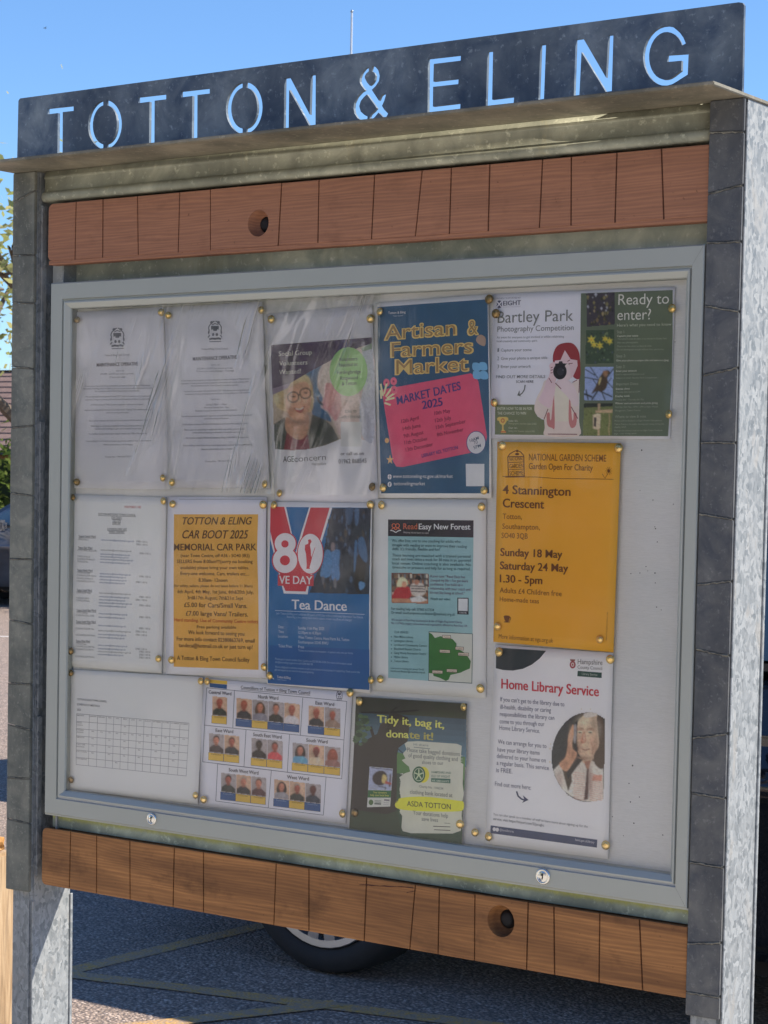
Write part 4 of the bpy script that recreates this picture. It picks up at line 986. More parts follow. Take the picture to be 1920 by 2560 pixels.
for a, b_ in (((1158, 1070), (1190, 1050)), ((1180, 1102), (1226, 1096)), ((928, 1160), (950, 1150)), ((925, 1195), (950, 1186)), ((925, 1230), (950, 1226)), ((990, 1370), (1070, 1450)), ((835, 1868), (888, 1730)), ((1228, 1360), (1284, 1330)), ((1210, 1700), (1300, 1860)), ((890, 2075), (1290, 2078)), ((1324, 1300), (1316, 1500)), ((900, 1300), (940, 1366))):
    p.line([a, b_], 10, A(84, 40, 52), 5, 'printed_panel')
# right half
q = lambda pts: [t2(x, y) for x, y in pts]
p.poly(q([(72, 130), (1342, 84), (1338, 700), (1320, 1400), (1272, 2105), (42, 2100)]), A(70, 80, 70), 1)
p.poly(q([(145, 130), (545, 115), (541, 560), (152, 596)]), A(48, 46, 56), 2, 'flower_photo')
for _ in range(60):
    x, y = random.uniform(160, 530), random.uniform(140, 560); r_ = random.uniform(8, 26)
    p.poly(q([(x-r_, y), (x, y-r_*1.4), (x+r_*.8, y), (x, y+r_*1.6)]), random.choice([A(130, 136, 150), A(44, 46, 34), A(96, 92, 66), A(34, 32, 44), A(120, 110, 84)]) if y < 420 else random.choice([A(40, 42, 34), A(70, 66, 50), A(92, 80, 60)]), 3+random.random(), 'flower_photo')
p.poly(q([(140, 640), (535, 630), (525, 1098), (130, 1105)]), A(44, 58, 50), 2, 'flower_photo')
for _ in range(50):
    x, y = random.uniform(145, 510), random.uniform(660, 1090); r_ = random.uniform(6, 20)
    p.poly(q([(x-r_, y), (x, y-r_*1.2), (x+r_, y), (x, y+r_*1.2)]), random.choice([A(30, 40, 36), A(66, 84, 66), A(52, 60, 72), A(84, 96, 76)]), 2.6, 'flower_photo')
for cx, cy, r_ in ((215, 770, 66), (250, 840, 50), (330, 850, 58), (405, 760, 50), (465, 790, 56)):
    p.poly(q([(cx+(r_ if i % 2 == 0 else r_*.42)*math.sin(math.pi*i/6), cy-(r_ if i % 2 == 0 else r_*.42)*math.cos(math.pi*i/6)*1.05) for i in range(12)]), A(172, 150, 66), 4, 'flower_photo')
    p.poly(q([(cx+r_*.25*math.sin(math.pi*i/4), cy-r_*.25*math.cos(math.pi*i/4)) for i in range(8)]), A(160, 122, 40), 5, 'flower_photo')
p.poly(q([(126, 1145), (522, 1140), (512, 1608), (112, 1608)]), A(108, 124, 160), 2, 'bird_photo')
for a, b_, wd in (((130, 1180), (260, 1260), 14), ((200, 1150), (300, 1300), 12), ((120, 1290), (330, 1330), 14), ((230, 1310), (290, 1400), 12), ((520, 1170), (330, 1420), 16), ((420, 1340), (512, 1440), 12), ((300, 1480), (220, 1600), 22), ((330, 1480), (500, 1560), 18), ((360, 1500), (400, 1600), 16), ((120, 1520), (220, 1560), 26), ((140, 1460), (170, 1600), 16), ((490, 1300), (440, 1360), 10)):
    p.line(q([a, b_]), wd, A(34, 38, 46), 3, 'bird_photo')
p.poly(q(sm([(400, 1200), (450, 1195), (468, 1225), (432, 1270), (438, 1360), (410, 1450), (350, 1490), (290, 1480), (215, 1520), (270, 1420), (310, 1320), (350, 1250)])), A(58, 48, 42), 4, 'bird_photo')
p.poly(q(sm([(370, 1210), (430, 1200), (440, 1250), (400, 1290)])), A(110, 84, 66), 5, 'bird_photo'); p.poly(q(sm([(330, 1300), (352, 1296), (325, 1390), (310, 1380)])), A(150, 140, 100), 5, 'bird_photo')
p.poly(q([(110, 1648), (510, 1645), (498, 2096), (96, 2098)]), A(84, 92, 62), 2, 'birdbox_photo'); p.poly(q([(110, 1648), (512, 1645), (510, 1690), (110, 1712)]), A(34, 38, 40), 2.5, 'birdbox_photo')
for _ in range(40):
    x, y = random.uniform(110, 480), random.uniform(1740, 2080); r_ = random.uniform(5, 14)
    p.poly(q([(x-r_, y), (x, y-r_), (x+r_, y), (x, y+r_)]), random.choice([A(70, 80, 48), A(100, 108, 74), A(60, 66, 44)]), 2.5, 'birdbox_photo')
p.poly(q([(306, 1650), (336, 1650), (334, 1740), (304, 1740)]), A(140, 122, 104), 3, 'birdbox_photo'); p.poly(q([(268, 1748), (506, 1734), (504, 1782), (270, 1782)]), A(146, 128, 108), 4, 'birdbox_photo')
p.poly(q([(238, 1810), (300, 1790), (342, 1800), (338, 1990), (300, 2015), (234, 1996)]), A(156, 146, 130), 4, 'birdbox_photo'); p.poly(q([(250, 1845), (284, 1845), (280, 1975), (248, 1970)]), A(46, 42, 48), 5, 'birdbox_photo')
p.poly(q([(300, 2015), (328, 2000), (326, 2096), (300, 2096)]), A(140, 126, 104), 3, 'birdbox_photo'); p.line(q([(460, 1800), (466, 1900), (452, 2000), (462, 2090)]), 12, A(132, 118, 96), 3, 'birdbox_photo')
def tq(t, x0, y0, x1, y1, h, col, bold=0):
    a, b_ = t2(x0, y0), t2(x1, y1); p.text(t, a[0], a[1], b_[0], b_[1], h, col, bold)
LT = A(162, 166, 160)
tq('Ready to', 590, 290, 1290, 272, 146, LT, -.3); tq('enter?', 576, 500, 1040, 490, 146, LT, -.3); tq('Here’s what you need to know', 572, 590, 1322, 574, 38, A(138, 144, 136))
for t, x0, y, x1, h, b_ in (('Step 1:', 572, 682, 680, 38, 0), ('Capture your scene', 572, 732, 862, 26, 1), ('Your photos must be taken of an element in Bartley Park', 578, 770, 1258, 22, 0), ('Max two photographs', 576, 822, 858, 22, 0), ('Photos can be colour or black & white', 574, 872, 1048, 22, 0),
                            ('Do not photograph people without their permission', 566, 918, 1216, 22, 0), ('Step 2:', 560, 1016, 690, 38, 0), ('Give your photo a unique title and save as a jpeg', 556, 1070, 1282, 26, 1), ('Step 3:', 556, 1164, 680, 38, 0),
                            ('Enter your artwork', 554, 1216, 842, 26, 1), ('Email to eightwealth@photo.co.uk', 552, 1260, 948, 22, 0), ('Subject in email: ‘Bartley Park Competition’', 552, 1310, 1130, 22, 0), ('Important Dates:', 556, 1400, 864, 36, 0),
                            ('Entries close', 552, 1464, 742, 26, 1), ('Thursday 24th April at 12 PM', 552, 1506, 886, 22, 0), ('Display week', 546, 1564, 744, 26, 1), ('Tuesday 6th – Thursday 8th May', 544, 1612, 940, 22, 0), ('Winner announcement and prize giving', 542, 1662, 1130, 26, 1),
                            ('Saturday 10th May, 12PM – 2PM at Eight Wealth', 542, 1712, 1136, 22, 0), ('Management, Totton Precinct', 540, 1762, 896, 22, 0), ('Where to view & vote', 540, 1852, 966, 36, 0), ('Photos will be displayed at Eight Wealth Management', 534, 1902, 1188, 22, 0),
                            ('Totton Precinct for public viewing and voting during the', 532, 1950, 1216, 22, 0), ('display week', 532, 1990, 696, 22, 0), ('You can also view and vote on our Eight Totton Facebook', 530, 2038, 1198, 22, 0), ('page – scan voting opens', 528, 2080, 836, 22, 0)):
    tq(t, x0, y, x1, y-6, h, A(150, 154, 148) if b_ else A(116, 124, 116), b_)

# --- councillors' list
p = Poster('notice', 'list', [(62, 72), (1208, 112), (1150, 2182), (40, 2095)], 1, 'typed list of ward councillors below the left job notice, faint small print', M['paper_cream'], 'notice', .0012, 6)
p.text('FOR PUBLIC USE', 718, 236, 908, 238, 26, A(140, 84, 88), .6)
for t, x0, y, x1, y1 in (('TOTTON AND ELING TOWN COUNCIL', 404, 318, 844, 332), ('Civic Centre', 560, 358, 680, 362), ('TOTTON', 574, 392, 668, 394), ('SO40 3AP', 572, 424, 668, 426), ('COUNCILLORS’ LIST', 510, 494, 742, 498), ('WARDS 2024/2027', 528, 528, 714, 532)):
    p.text(t, x0, y, x1, y1, 24, A(86, 88, 94), .5); p.line([(x0, y+7), (x1, y1+7)], 4, A(92, 94, 100))
TB = A(104, 106, 110); BL = A(88, 98, 124)
for i, (t, y) in enumerate((('Totton Central Ward', 580), ('Totton East Ward', 714), ('Totton North Ward', 980), ('Totton South Ward', 1214), ('Totton South East Ward', 1450), ('Totton South West Ward', 1584), ('Totton West Ward', 1812))):
    x0 = 172-i*5; p.text(t, x0, y, x0+len(t)*10.6, y+5, 26, A(82, 84, 92), .8); p.line([(x0, y+6), (x0+len(t)*10.6, y+11)], 4, A(90, 92, 100))
for y in (612, 742, 812, 844, 872, 1004, 1036, 1070, 1104, 1238, 1302, 1332, 1474, 1506, 1604, 1662, 1738, 1840, 1872, 1906, 1990):
    x0 = 176-y*.02; wd = random.uniform(120, 240); p.text('COUNCILLOR Name, B.'[:random.randint(11, 19)], x0, y, x0+wd, y+8, 20, TB)
for y in (634, 752, 800, 830, 860, 896, 1030, 1064, 1100, 1134, 1258, 1300, 1336, 1372, 1408, 1500, 1542, 1640, 1700, 1744, 1780, 1872, 1912, 1946, 1980):
    x0 = 440-(y-634)*.025; wd = random.uniform(290, 400); p.text('name.surname@tottoneling-tc.gov.uk', x0, y-16, x0+wd, y-16+wd*.05, 20, BL if y not in (752, 1258, 1700, 1946) else TB)
for y in (640, 674, 780, 1052, 1118, 1292, 1326, 1392, 1530, 1662, 1700, 1738, 1904, 1936, 1972, 2006):
    x0 = 850+random.choice((0, 40)); p.text('07801 118116', x0, y, x0+130, y+6, 22, TB)

# --- car boot notice
p = Poster('notice', 'boot', [(88, 98), (1228, 104), (1218, 2190), (70, 2142)], 2, 'ochre TOTTON & ELING CAR BOOT 2025 notice on a white sheet', M['paper_cool'], 'notice', .0013, 7)
p.poly([(160, 303), (1132, 303), (1122, 700), (1130, 1100), (1135, 2094), (160, 2058)], A(156, 124, 66), 1)
p.line([(220, 130), (1205, 130)], 4, A(90, 92, 100), 1)
SEP = A(72, 56, 44)
for t, x0, y0, x1, y1, h, it, b_ in (('TOTTON & ELING', 262, 420, 1062, 420, 82, 1, .8), ('CAR BOOT 2025', 260, 580, 1020, 582, 92, 1, .8), ('MEMORIAL CAR PARK', 166, 718, 1114, 718, 74, 0, .9), ('(near Town Centre, off A36 - SO40 3RS)', 242, 796, 1034, 798, 38, 0, .3),
                                 ('SELLERS from 8.00am!!!(sorry no booking', 200, 864, 1070, 866, 38, 0, .5), ('available) please bring your own tables.', 240, 934, 1026, 936, 36, 0, .4), ('Every-one welcome, Cars, trailers etc....', 242, 1002, 1028, 1008, 38, 0, .4), ('8.30am- 12noon', 446, 1080, 774, 1082, 40, 0, .6),
                                 ('(for safety, sellers, please do not leave before 11.30am)', 164, 1140, 1066, 1144, 30, 0, .5), ('6th April, 4th May, 1st June, 6th&20th July,', 208, 1212, 1076, 1220, 40, 0, .3), ('3rd&17th August, 7th&21st Sept', 318, 1282, 956, 1290, 40, 0, .3),
                                 ('£5.00 for Cars/Small Vans.', 282, 1370, 1002, 1384, 52, 0, .6), ('£7.00 large Vans/ Trailers.', 300, 1468, 1012, 1482, 52, 0, .6), ('Free parking available', 426, 1616, 874, 1622, 34, 0, .3), ('We look forward to seeing you', 326, 1682, 968, 1702, 44, 0, .4),
                                 ('For more info contact 02380863769, email', 198, 1756, 1088, 1782, 44, 0, .7), ('tandeca@hotmail.co.uk or just turn up!', 220, 1832, 1066, 1856, 44, 0, .7), ('A Totton & Eling Town Council facility', 200, 1978, 1032, 2004, 48, 0, .6)):
    p.text(t, x0, y0, x1, y1, h, SEP, b_, it)
p.text('Hard standing. Use of Community Centre toilets', 172, 1536, 1128, 1560, 38, A(132, 62, 46), .4)

# --- tea dance poster
p = Poster('poster', 'tea', [(42, 62), (1192, 78), (1166, 2180), (34, 2078)], 3, 'blue VE Day 80 Tea Dance poster with a large red V', M['paper'], wave=.0013, seed=8)
BLU = A(38, 78, 118)
p.poly([(74, 120), (1180, 130), (1162, 1090), (1160, 2145), (42, 2070)], BLU, 1)
p.poly([(66, 1650), (1164, 1700), (1160, 2146), (42, 2071)], A(34, 68, 112), 1.5)
p.poly([(750, 128), (1180, 132), (1162, 1092), (500, 1072), (640, 700)], A(44, 48, 58), 2, 'crowd_photo')
for _ in range(95):
    x, y = random.uniform(660, 1150), random.uniform(150, 1060); r_ = random.uniform(10, 34)
    if x < 740-(y-130)*.25: continue
    p.poly(sm([(x-r_*.6, y), (x, y-r_*1.5), (x+r_*.6, y), (x, y+r_*1.5)], 2), random.choice([A(38, 42, 52), A(52, 62, 80), A(60, 56, 56), A(36, 38, 46), A(58, 72, 96)]), 2.5, 'crowd_photo')
for pts, c in (([(680, 600), (740, 620), (750, 760), (728, 890), (625, 885), (650, 740)], A(62, 96, 132)), ([(745, 620), (835, 600), (830, 760), (832, 920), (748, 920), (752, 760)], A(66, 96, 132)), ([(745, 520), (780, 525), (780, 600), (742, 600)], A(96, 88, 92)), ([(1040, 640), (1120, 640), (1130, 760), (1090, 1040), (1010, 1040), (1000, 800)], A(44, 42, 46)),
               ([(1050, 950), (1110, 960), (1110, 1010), (1060, 1040)], A(76, 110, 146)), ([(1040, 480), (1100, 460), (1140, 620), (1130, 740), (1050, 640)], A(54, 78, 108)), ([(900, 140), (980, 140), (960, 300), (910, 300)], A(54, 68, 90)), ([(1000, 150), (1050, 150), (1040, 300), (1010, 320)], A(60, 78, 104)),
               ([(770, 920), (800, 920), (800, 1010), (775, 1010)], A(84, 84, 92)), ([(640, 900), (670, 900), (655, 990)], A(80, 82, 90)), ([(1000, 520), (1030, 520), (1010, 800), (990, 820)], A(56, 82, 114))): p.poly(sm(pts, 3), c, 3.2, 'crowd_photo')
RED = A(138, 50, 60)
p.poly([(74, 118), (248, 120), (310, 400), (350, 640), (400, 450), (500, 122), (752, 128), (640, 500), (500, 1000), (488, 1088), (226, 1078), (200, 980), (74, 480)], A(164, 164, 168), 3)
p.poly([(74, 118), (226, 120), (305, 430), (355, 660), (430, 430), (515, 128), (724, 130), (600, 560), (520, 850), (466, 1056), (245, 1050), (205, 960), (74, 390)], RED, 4)
p.poly([(248, 124), (476, 126), (396, 480), (355, 590), (310, 400)], BLU, 5)
W2 = A(168, 166, 166)
for cx, cy, rx, ry, ri in ((240, 526, 122, 122, 39), (238, 712, 140, 146, 55)): p.ell(cx, cy, rx+7, ry+7, RED, 5.2, n=36); p.ell(cx, cy, rx-6, ry-6, W2, 5.8 if ri == 39 else 5.7, n=36)
for cx, cy, ri in ((238, 530, 40), (238, 712, 55)): p.ell(cx, cy, ri, ri, RED, 6.6, n=24)
p.ell(516, 638, 146, 230, RED, 6.2, n=44); p.ell(516, 638, 136, 220, W2, 6.7, n=44)
p.poly([(490, 486), (515, 478), (530, 500), (528, 512), (518, 525), (512, 545), (522, 600), (524, 660), (534, 690), (522, 740), (508, 790), (516, 806), (474, 806), (478, 760), (470, 640), (456, 590), (460, 540), (492, 530), (496, 510)], RED, 7.4)
p.poly([(566, 568), (571, 570), (528, 700), (516, 760), (508, 756), (524, 690)], RED, 7.6)
p.poly([(160, 868), (556, 872), (552, 996), (160, 992)], RED, 6.5); p.text('VE DAY', 176, 968, 540, 976, 86, W2, 1, layer=8)
p.text('Tea Dance', 316, 1250, 916, 1270, 104, A(166, 168, 172), 1.1, layer=5); p.line([(132, 1266), (1110, 1310)], 5, A(140, 150, 164), 3)
LB = A(112, 134, 160)
for t, x0, y0, x1, y1, h in (('Join Totton & Eling and celebrate 80 years of VE Day with a traditional afternoon Tea Dance,', 144, 1308, 1098, 1354, 24), ('featuring a live swing band and a classic cream tea (free of charge)', 262, 1346, 970, 1384, 24), ('Date:', 168, 1460, 230, 1464, 30), ('Time:', 168, 1512, 230, 1516, 30), ('Location:', 164, 1564, 274, 1570, 30),
                         ('Sunday 11th May 2025', 386, 1474, 672, 1484, 32), ('12:30pm to 4.30pm', 386, 1524, 636, 1534, 32), ('West Totton Centre, Hazel Farm Rd, Totton', 386, 1576, 944, 1606, 32), ('Southampton SO40 8WU', 386, 1628, 714, 1644, 32), ('Ticket Price:', 166, 1672, 318, 1680, 32), ('Free', 386, 1682, 450, 1686, 32),
                         ('Tickets by invitation via reception - in person only, one per family', 386, 1718, 984, 1750, 22), ('Please get in touch via the Civic Centre on 023 80 86 3138. For more information email', 128, 1810, 968, 1870, 22), ('info@tottoneling-tc.gov.uk or call 02380 863138', 128, 1846, 540, 1872, 22),
                         ('We are delighted to welcome veterans to join us and thanks to local groups for supporting. Thank you for the', 126, 1898, 1056, 1960, 22), ('gifts and support to our event for this special gathering', 122, 1930, 550, 1962, 22)): p.text(t, x0, y0, x1, y1, h, LB if h < 30 else A(140, 152, 168), 0)
p.text('Totton & Eling', 148, 2012, 298, 2024, 26, A(160, 168, 178), .8); p.text('Town Council', 148, 2036, 250, 2044, 14, LB); p.line([(96, 2010), (112, 2026)], 6, A(150, 160, 172), 3)

# --- reading charity poster
p = Poster('poster', 'read', [(22, 30), (1240, 38), (1232, 2192), (10, 2108)], 1, 'pale blue reading help poster with a black banner and a green map', M['paper_cream'], wave=.0012, seed=9)
CY = A(104, 134, 142)
p.poly([(176, 432), (1102, 446), (1082, 2032), (608, 2004), (174, 1972)], CY, 1)
p.poly([(178, 254), (1104, 264), (1102, 450), (176, 434)], A(36, 34, 44), 2)
p.text('Read', 344, 360, 492, 360, 62, A(160, 84, 66), -.2); p.text('Easy New Forest', 510, 360, 1070, 364, 60, A(166, 168, 172), 1); p.text('Helping adults learn to read', 344, 402, 612, 410, 18, A(140, 140, 146))
for cx in (240, 280): p.line([(cx+20*math.cos(2*math.pi*i/12), 322+22*math.sin(2*math.pi*i/12)) for i in range(12)], 8, A(160, 84, 66), 3, closed=True)
p.line([(214, 362), (240, 344), (260, 368), (280, 344), (304, 362)], 9, A(160, 84, 66), 3); p.line([(204, 372), (232, 378), (260, 396), (288, 378), (314, 372)], 9, A(160, 160, 164), 3)
TD = A(42, 66, 76)
for t, x0, y0, x1, y1 in (('We offer free, one to one coaching for adults who', 218, 498, 962, 508), ('struggle with reading or want to improve their reading', 218, 544, 1030, 562), ('skills. It’s friendly, flexible and fun!', 222, 588, 736, 596), ('Those learning are matched with a trained personal', 222, 656, 1072, 670),
                      ('coach and meet twice a week for 30 mins in an approved', 222, 696, 1074, 714), ('local venue. Online coaching is also available. No', 222, 742, 1076, 760), ('timescales or pressure and help for as long as required.', 222, 786, 1070, 806)): p.text(t, x0, y0, x1, y1, 30, TD, .4)
for t, x0, y0, x1, y1 in (('Karen says “Read Easy has', 636, 882, 1012, 892), ('changed my life – I’ve got more', 634, 926, 1046, 936), ('confidence. You build up a', 632, 970, 986, 978), ('relationship with your coach and', 632, 1014, 1070, 1028), ('it’s not like being at school.”', 632, 1060, 1010, 1070)): p.text(t, x0, y0, x1, y1, 28, A(84, 62, 84), .2)
p.text('Watch our video:', 632, 1128, 854, 1132, 28, TD, .2); p.text('For reading help call: 07383 617334', 210, 1234, 672, 1250, 28, TD, .5); p.text('Or email: southamptoncoordinator@readeasy.org.uk', 210, 1276, 900, 1298, 28, TD, .5)
p.text('We are part of Read Easy Southampton & Isle of Wight (Registered Charity', 212, 1352, 978, 1380, 22, A(66, 60, 88), .2); p.text('No 1157942) a legally independent local organisation, affiliated to Read Easy UK.', 212, 1388, 1040, 1420, 22, A(66, 60, 88), .2)
p.text('OUR VENUES', 242, 1488, 392, 1492, 24, TD, .4)
for i, (t, x1) in enumerate((('New Milton Library', 446), ('Lymington Library', 442), ('Lyndhurst Community Centre', 590), ('Blackfield Baptist Church', 526), ('Gang Warily Recreation Centre', 582), ('Hythe Library', 388), ('Totton Library', 396))):
    y = 1536+i*44; p.text(t, 240, y, x1, y+(x1-240)*.035, 24, TD, .3); p.ell(210, y-10, 6, 6, TD, 3, n=8)
p.text('Interested in helping our group? Email:', 204, 1876, 562, 1892, 20, TD); p.text('northcoordinator@readeasy.org.uk', 204, 1906, 576, 1924, 22, TD)
pc = 'printed_photo'
p.poly([(214, 830), (616, 840), (612, 1170), (210, 1158)], A(98, 56, 56), 2, pc); p.poly([(220, 838), (608, 846), (604, 1162), (217, 1150)], A(64, 58, 60), 3, pc)
for j in range(4):
    for i in range(18):
        x = 222+i*21.5; y = 845+j*66
        p.poly([(x, y), (x+random.uniform(9, 19), y), (x+17, y+46), (x, y+44)], random.choice([A(150, 146, 138), A(100, 80, 66), A(120, 84, 66), A(84, 90, 100), A(60, 52, 52)]), 3.4, pc)
p.poly(sm([(230, 1060), (280, 990), (400, 985), (425, 1060), (400, 1110), (300, 1125), (222, 1110)]), A(128, 40, 48), 4, pc)
p.poly(sm([(420, 970), (480, 940), (560, 960), (580, 1050), (500, 1090), (430, 1060)]), A(150, 146, 144), 4, pc)
for y in (975, 1003, 1032): p.line([(425, y), (570, y+6)], 11, A(44, 40, 46), 4.6, pc)
p.poly(sm([(290, 900), (340, 880), (385, 920), (380, 970), (300, 985), (270, 970)]), A(170, 158, 134), 4.6, pc); p.poly(sm([(330, 930), (370, 935), (372, 985), (330, 985)]), A(150, 112, 96), 5, pc)
p.ell(500, 890, 32, 30, A(36, 34, 38), 4.6, pc, 12); p.ell(484, 935, 26, 30, A(128, 92, 80), 5, pc, 12)
p.poly([(220, 1110), (606, 1120), (604, 1162), (217, 1150)], A(134, 100, 80), 4.2, pc); p.poly([(412, 1110), (520, 1080), (600, 1130), (520, 1150), (430, 1150)], A(160, 158, 160), 5, pc)
p.poly([(926, 1102), (1050, 1104), (1048, 1286), (924, 1282)], A(32, 34, 42), 2); p.poly([(938, 1112), (1040, 1114), (1038, 1248), (936, 1244)], WHT, 3); p.text('SCAN ME', 948, 1272, 1026, 1276, 16, WHT)
p.poly([(612, 1468), (1092, 1492), (1084, 2034), (608, 2004)], A(40, 60, 66), 2, 'map'); p.poly([(618, 1476), (1086, 1498), (1078, 2026), (614, 1998)], A(146, 150, 148), 3, 'map')
p.poly([(618, 1480), (650, 1500), (680, 1540), (740, 1520), (870, 1550), (915, 1600), (912, 1650), (990, 1690), (1040, 1745), (1070, 1790), (1060, 1870), (1000, 1895), (960, 1915), (850, 1940), (830, 1990), (800, 2005), (740, 1975), (665, 1950), (660, 1925), (614, 1920)], A(44, 84, 48), 4, 'map')
for t, x, y in (('Totton', 808, 1527), ('Hythe', 948, 1652), ('Lyndhurst', 788, 1684), ('Blackfield', 990, 1716), ('New Milton', 708, 1908), ('Lymington', 864, 1894)):
    wd = 46 if len(t) < 7 else 58; p.poly([(x-wd, y-20), (x+wd, y-16), (x+wd, y+22), (x-wd, y+16)], A(50, 44, 44), 4.8, 'map'); p.poly([(x-wd+4, y-16), (x+wd-4, y-12), (x+wd-4, y+17), (x-wd+4, y+12)], A(156, 146, 140), 5.2, 'map'); p.text(t, x-wd+14, y+8, x+wd-14, y+10, 14, A(66, 54, 54), layer=6)

# --- orange garden poster
p = Poster('poster', 'gar', [(96, 58), (1338, 72), (1262, 2176), (50, 2070)], 3, 'orange National Garden Scheme poster for 4 Stannington Crescent', M['paper_orange'], wave=.001, seed=10)
BR = A(74, 46, 26); BR2 = A(96, 66, 32)
p.text('NATIONAL GARDEN SCHEME', 414, 244, 1190, 258, 66, BR2, .3); p.text('Garden Open For Charity', 414, 332, 1056, 350, 60, BR2, .5)
for t, x0, y0, x1, y1, h, b_ in (('4 Stannington', 150, 580, 832, 602, 86, 1.1), ('Crescent', 150, 716, 566, 730, 86, 1.1), ('Totton,', 148, 834, 342, 838, 54, .1), ('Southampton,', 144, 934, 524, 944, 54, .1), ('SO40 3QB', 136, 1026, 402, 1034, 54, .1), ('Sunday 18 May', 126, 1204, 750, 1228, 76, 1.1), ('Saturday 24 May', 122, 1338, 808, 1368, 76, 1.1),
                             ('1.30 - 5pm', 120, 1470, 548, 1490, 76, 1.1), ('Adults £4 Children free', 118, 1574, 744, 1612, 52, .2), ('Home-made teas', 118, 1662, 514, 1684, 46, .2), ('More information at ngs.org.uk', 106, 2036, 654, 2080, 44, .1)): p.text(t, x0, y0, x1, y1, h, BR if b_ > 1 else BR2, b_)
p.line([(148, 406), (260, 412), (480, 412), (690, 428), (900, 430), (1180, 434), (1262, 436)], 6, BR2, 2)
gt = [(206, 410), (202, 210), (222, 180), (262, 156), (294, 146), (330, 160), (362, 196), (366, 402)]
p.line(gt, 9, BR, 2, closed=True)
for y0 in (262, 334): p.line([(208, y0+6), (366, y0-2)], 6, BR, 2)
p.line([(206, 208), (366, 206)], 8, BR, 2); p.ell(295, 182, 22, 12, BR, 2, n=10); p.ell(296, 150, 13, 13, BR, 2, n=10)
for t, y in (('NATIONAL', 252), ('GARDEN', 326), ('SCHEME', 398)): p.text(t, 218, y, 358, y-8, 42, BR, .2)
p.line([(180, 410), (372, 408)], 16, BR2, 2)
p.ell(1216, 352, 14, 18, BR, 3, n=10)
for i in range(10): p.line([(1216, 352), (1216+34*math.cos(i*.63), 352+42*math.sin(i*.63))], 4, BR2, 2)
p.line([(1210, 370), (1180, 426)], 5, BR2, 2); p.line([(1150, 380), (1176, 424)], 5, BR2, 2)
p.poly(sm([(160, 1808), (216, 1812), (210, 1850), (192, 1872), (176, 1866), (164, 1845)]), BR, 3); p.line([(216, 1822), (228, 1830), (222, 1850), (206, 1856)], 7, BR, 3); p.ell(190, 1870, 34, 6, BR, 3, n=12)
p.text('Registered charity in England and Wales No. 1112664', 1196, 2056, 1212, 1772, 14, BR2, rot90=True)

# --- library poster
p = Poster('poster', 'lib', [(108, 48), (1302, 130), (1247, 2204), (8, 2046)], 2, 'white Home Library Service poster with an elderly man in headphones', M['paper'], wave=.0012, seed=11)
p.poly([(122, 76), (624, 108), (560, 186), (480, 248), (390, 290), (290, 308), (190, 302), (118, 284)], A(34, 42, 48), 1)
p.text('Hampshire', 946, 240, 1196, 252, 50, A(84, 84, 88), .1); p.text('County Council', 944, 288, 1192, 302, 34, A(90, 90, 94), -.2)
p.ell(893, 248, 30, 38, A(112, 46, 56), 2, n=20); p.ell(893, 248, 17, 22, A(150, 140, 142), 3, n=14); p.ell(893, 248, 8, 10, A(112, 46, 56), 4, n=10); p.poly([(866, 192), (920, 196), (914, 214), (872, 212)], A(96, 60, 60), 2)
p.poly([(944, 310), (1188, 328), (1186, 382), (940, 364)], A(36, 56, 54), 2); p.text('Library Service', 988, 350, 1144, 362, 24, A(120, 130, 128))
p.text('Home Library Service', 174, 486, 1158, 566, 96, A(138, 46, 56), 1.2)
IN = A(70, 72, 92)
for t, x0, y0, x1, y1 in (('If you can’t get to the library due to', 162, 616, 810, 668), ('ill-health, disability or caring', 162, 692, 674, 728), ('responsibilities the library can', 158, 764, 708, 804), ('come to you through our', 156, 838, 608, 868), ('Home Library Service.', 154, 902, 562, 936),
                      ('We can arrange for you to', 140, 1042, 630, 1088), ('have your library items', 136, 1120, 562, 1156), ('delivered to your home on', 130, 1186, 624, 1232), ('a regular basis. This service', 128, 1254, 656, 1308), ('is FREE.', 124, 1328, 288, 1342), ('Find out more here:', 112, 1466, 476, 1506)): p.text(t, x0, y0, x1, y1, 44, IN, 0)
p.line([(330, 1525), (345, 1570), (380, 1600), (420, 1612)], 15, A(40, 46, 70), 3); p.poly([(450, 1608), (392, 1562), (408, 1604), (384, 1638)], A(40, 46, 70), 3)
p.text('You can also speak to a member of staff to learn more about signing up for the', 94, 1762, 1046, 1888, 24, A(84, 86, 94)); p.text('service, visit https://tinyurl.com/32pcugks', 92, 1808, 606, 1876, 26, A(72, 74, 84), .3)
p.poly([(66, 1864), (1140, 2008), (1136, 2088), (64, 1942)], A(46, 54, 78), 2)
for cx, cy in ((104, 1903), (134, 1907)): p.ell(cx, cy, 17, 20, A(150, 152, 160), 3, n=14)
p.text('@hantslibraries', 158, 1918, 302, 1938, 24, A(140, 144, 156)); p.text('hants.gov.uk/library', 920, 2018, 1112, 2046, 24, A(140, 144, 156))
# portrait in a cropped circle
def arcpts(cx, cy, rx, ry, a0, a1, n): return [(cx+rx*math.cos(R(a0+(a1-a0)*i/n)), cy+ry*math.sin(R(a0+(a1-a0)*i/n))) for i in range(n+1)]
cp = [(1224, 790), (1208, 1610)]+[(x, y) for x, y in arcpts(1025, 1176, 362, 452, 70, 285, 40) if x < 1222]
pc = 'printed_photo'
p.poly([(1224, 792), (1208, 1600)]+arcpts(1040, 1178, 360, 452, 78, 292, 36), A(36, 40, 44), 2, pc)
p.line(arcpts(1030, 1160, 368, 470, 300, 120, 40), 6, A(140, 128, 84), 6.5, pc)
SKN = A(166, 122, 100)
p.poly([(700, 1310), (770, 1240), (830, 1330), (870, 1320), (990, 1200), (1040, 1290), (1090, 1210), (1205, 1290), (1204, 1604), (1110, 1626), (1000, 1620), (880, 1570), (800, 1510), (740, 1420)], A(168, 156, 152), 3, pc)
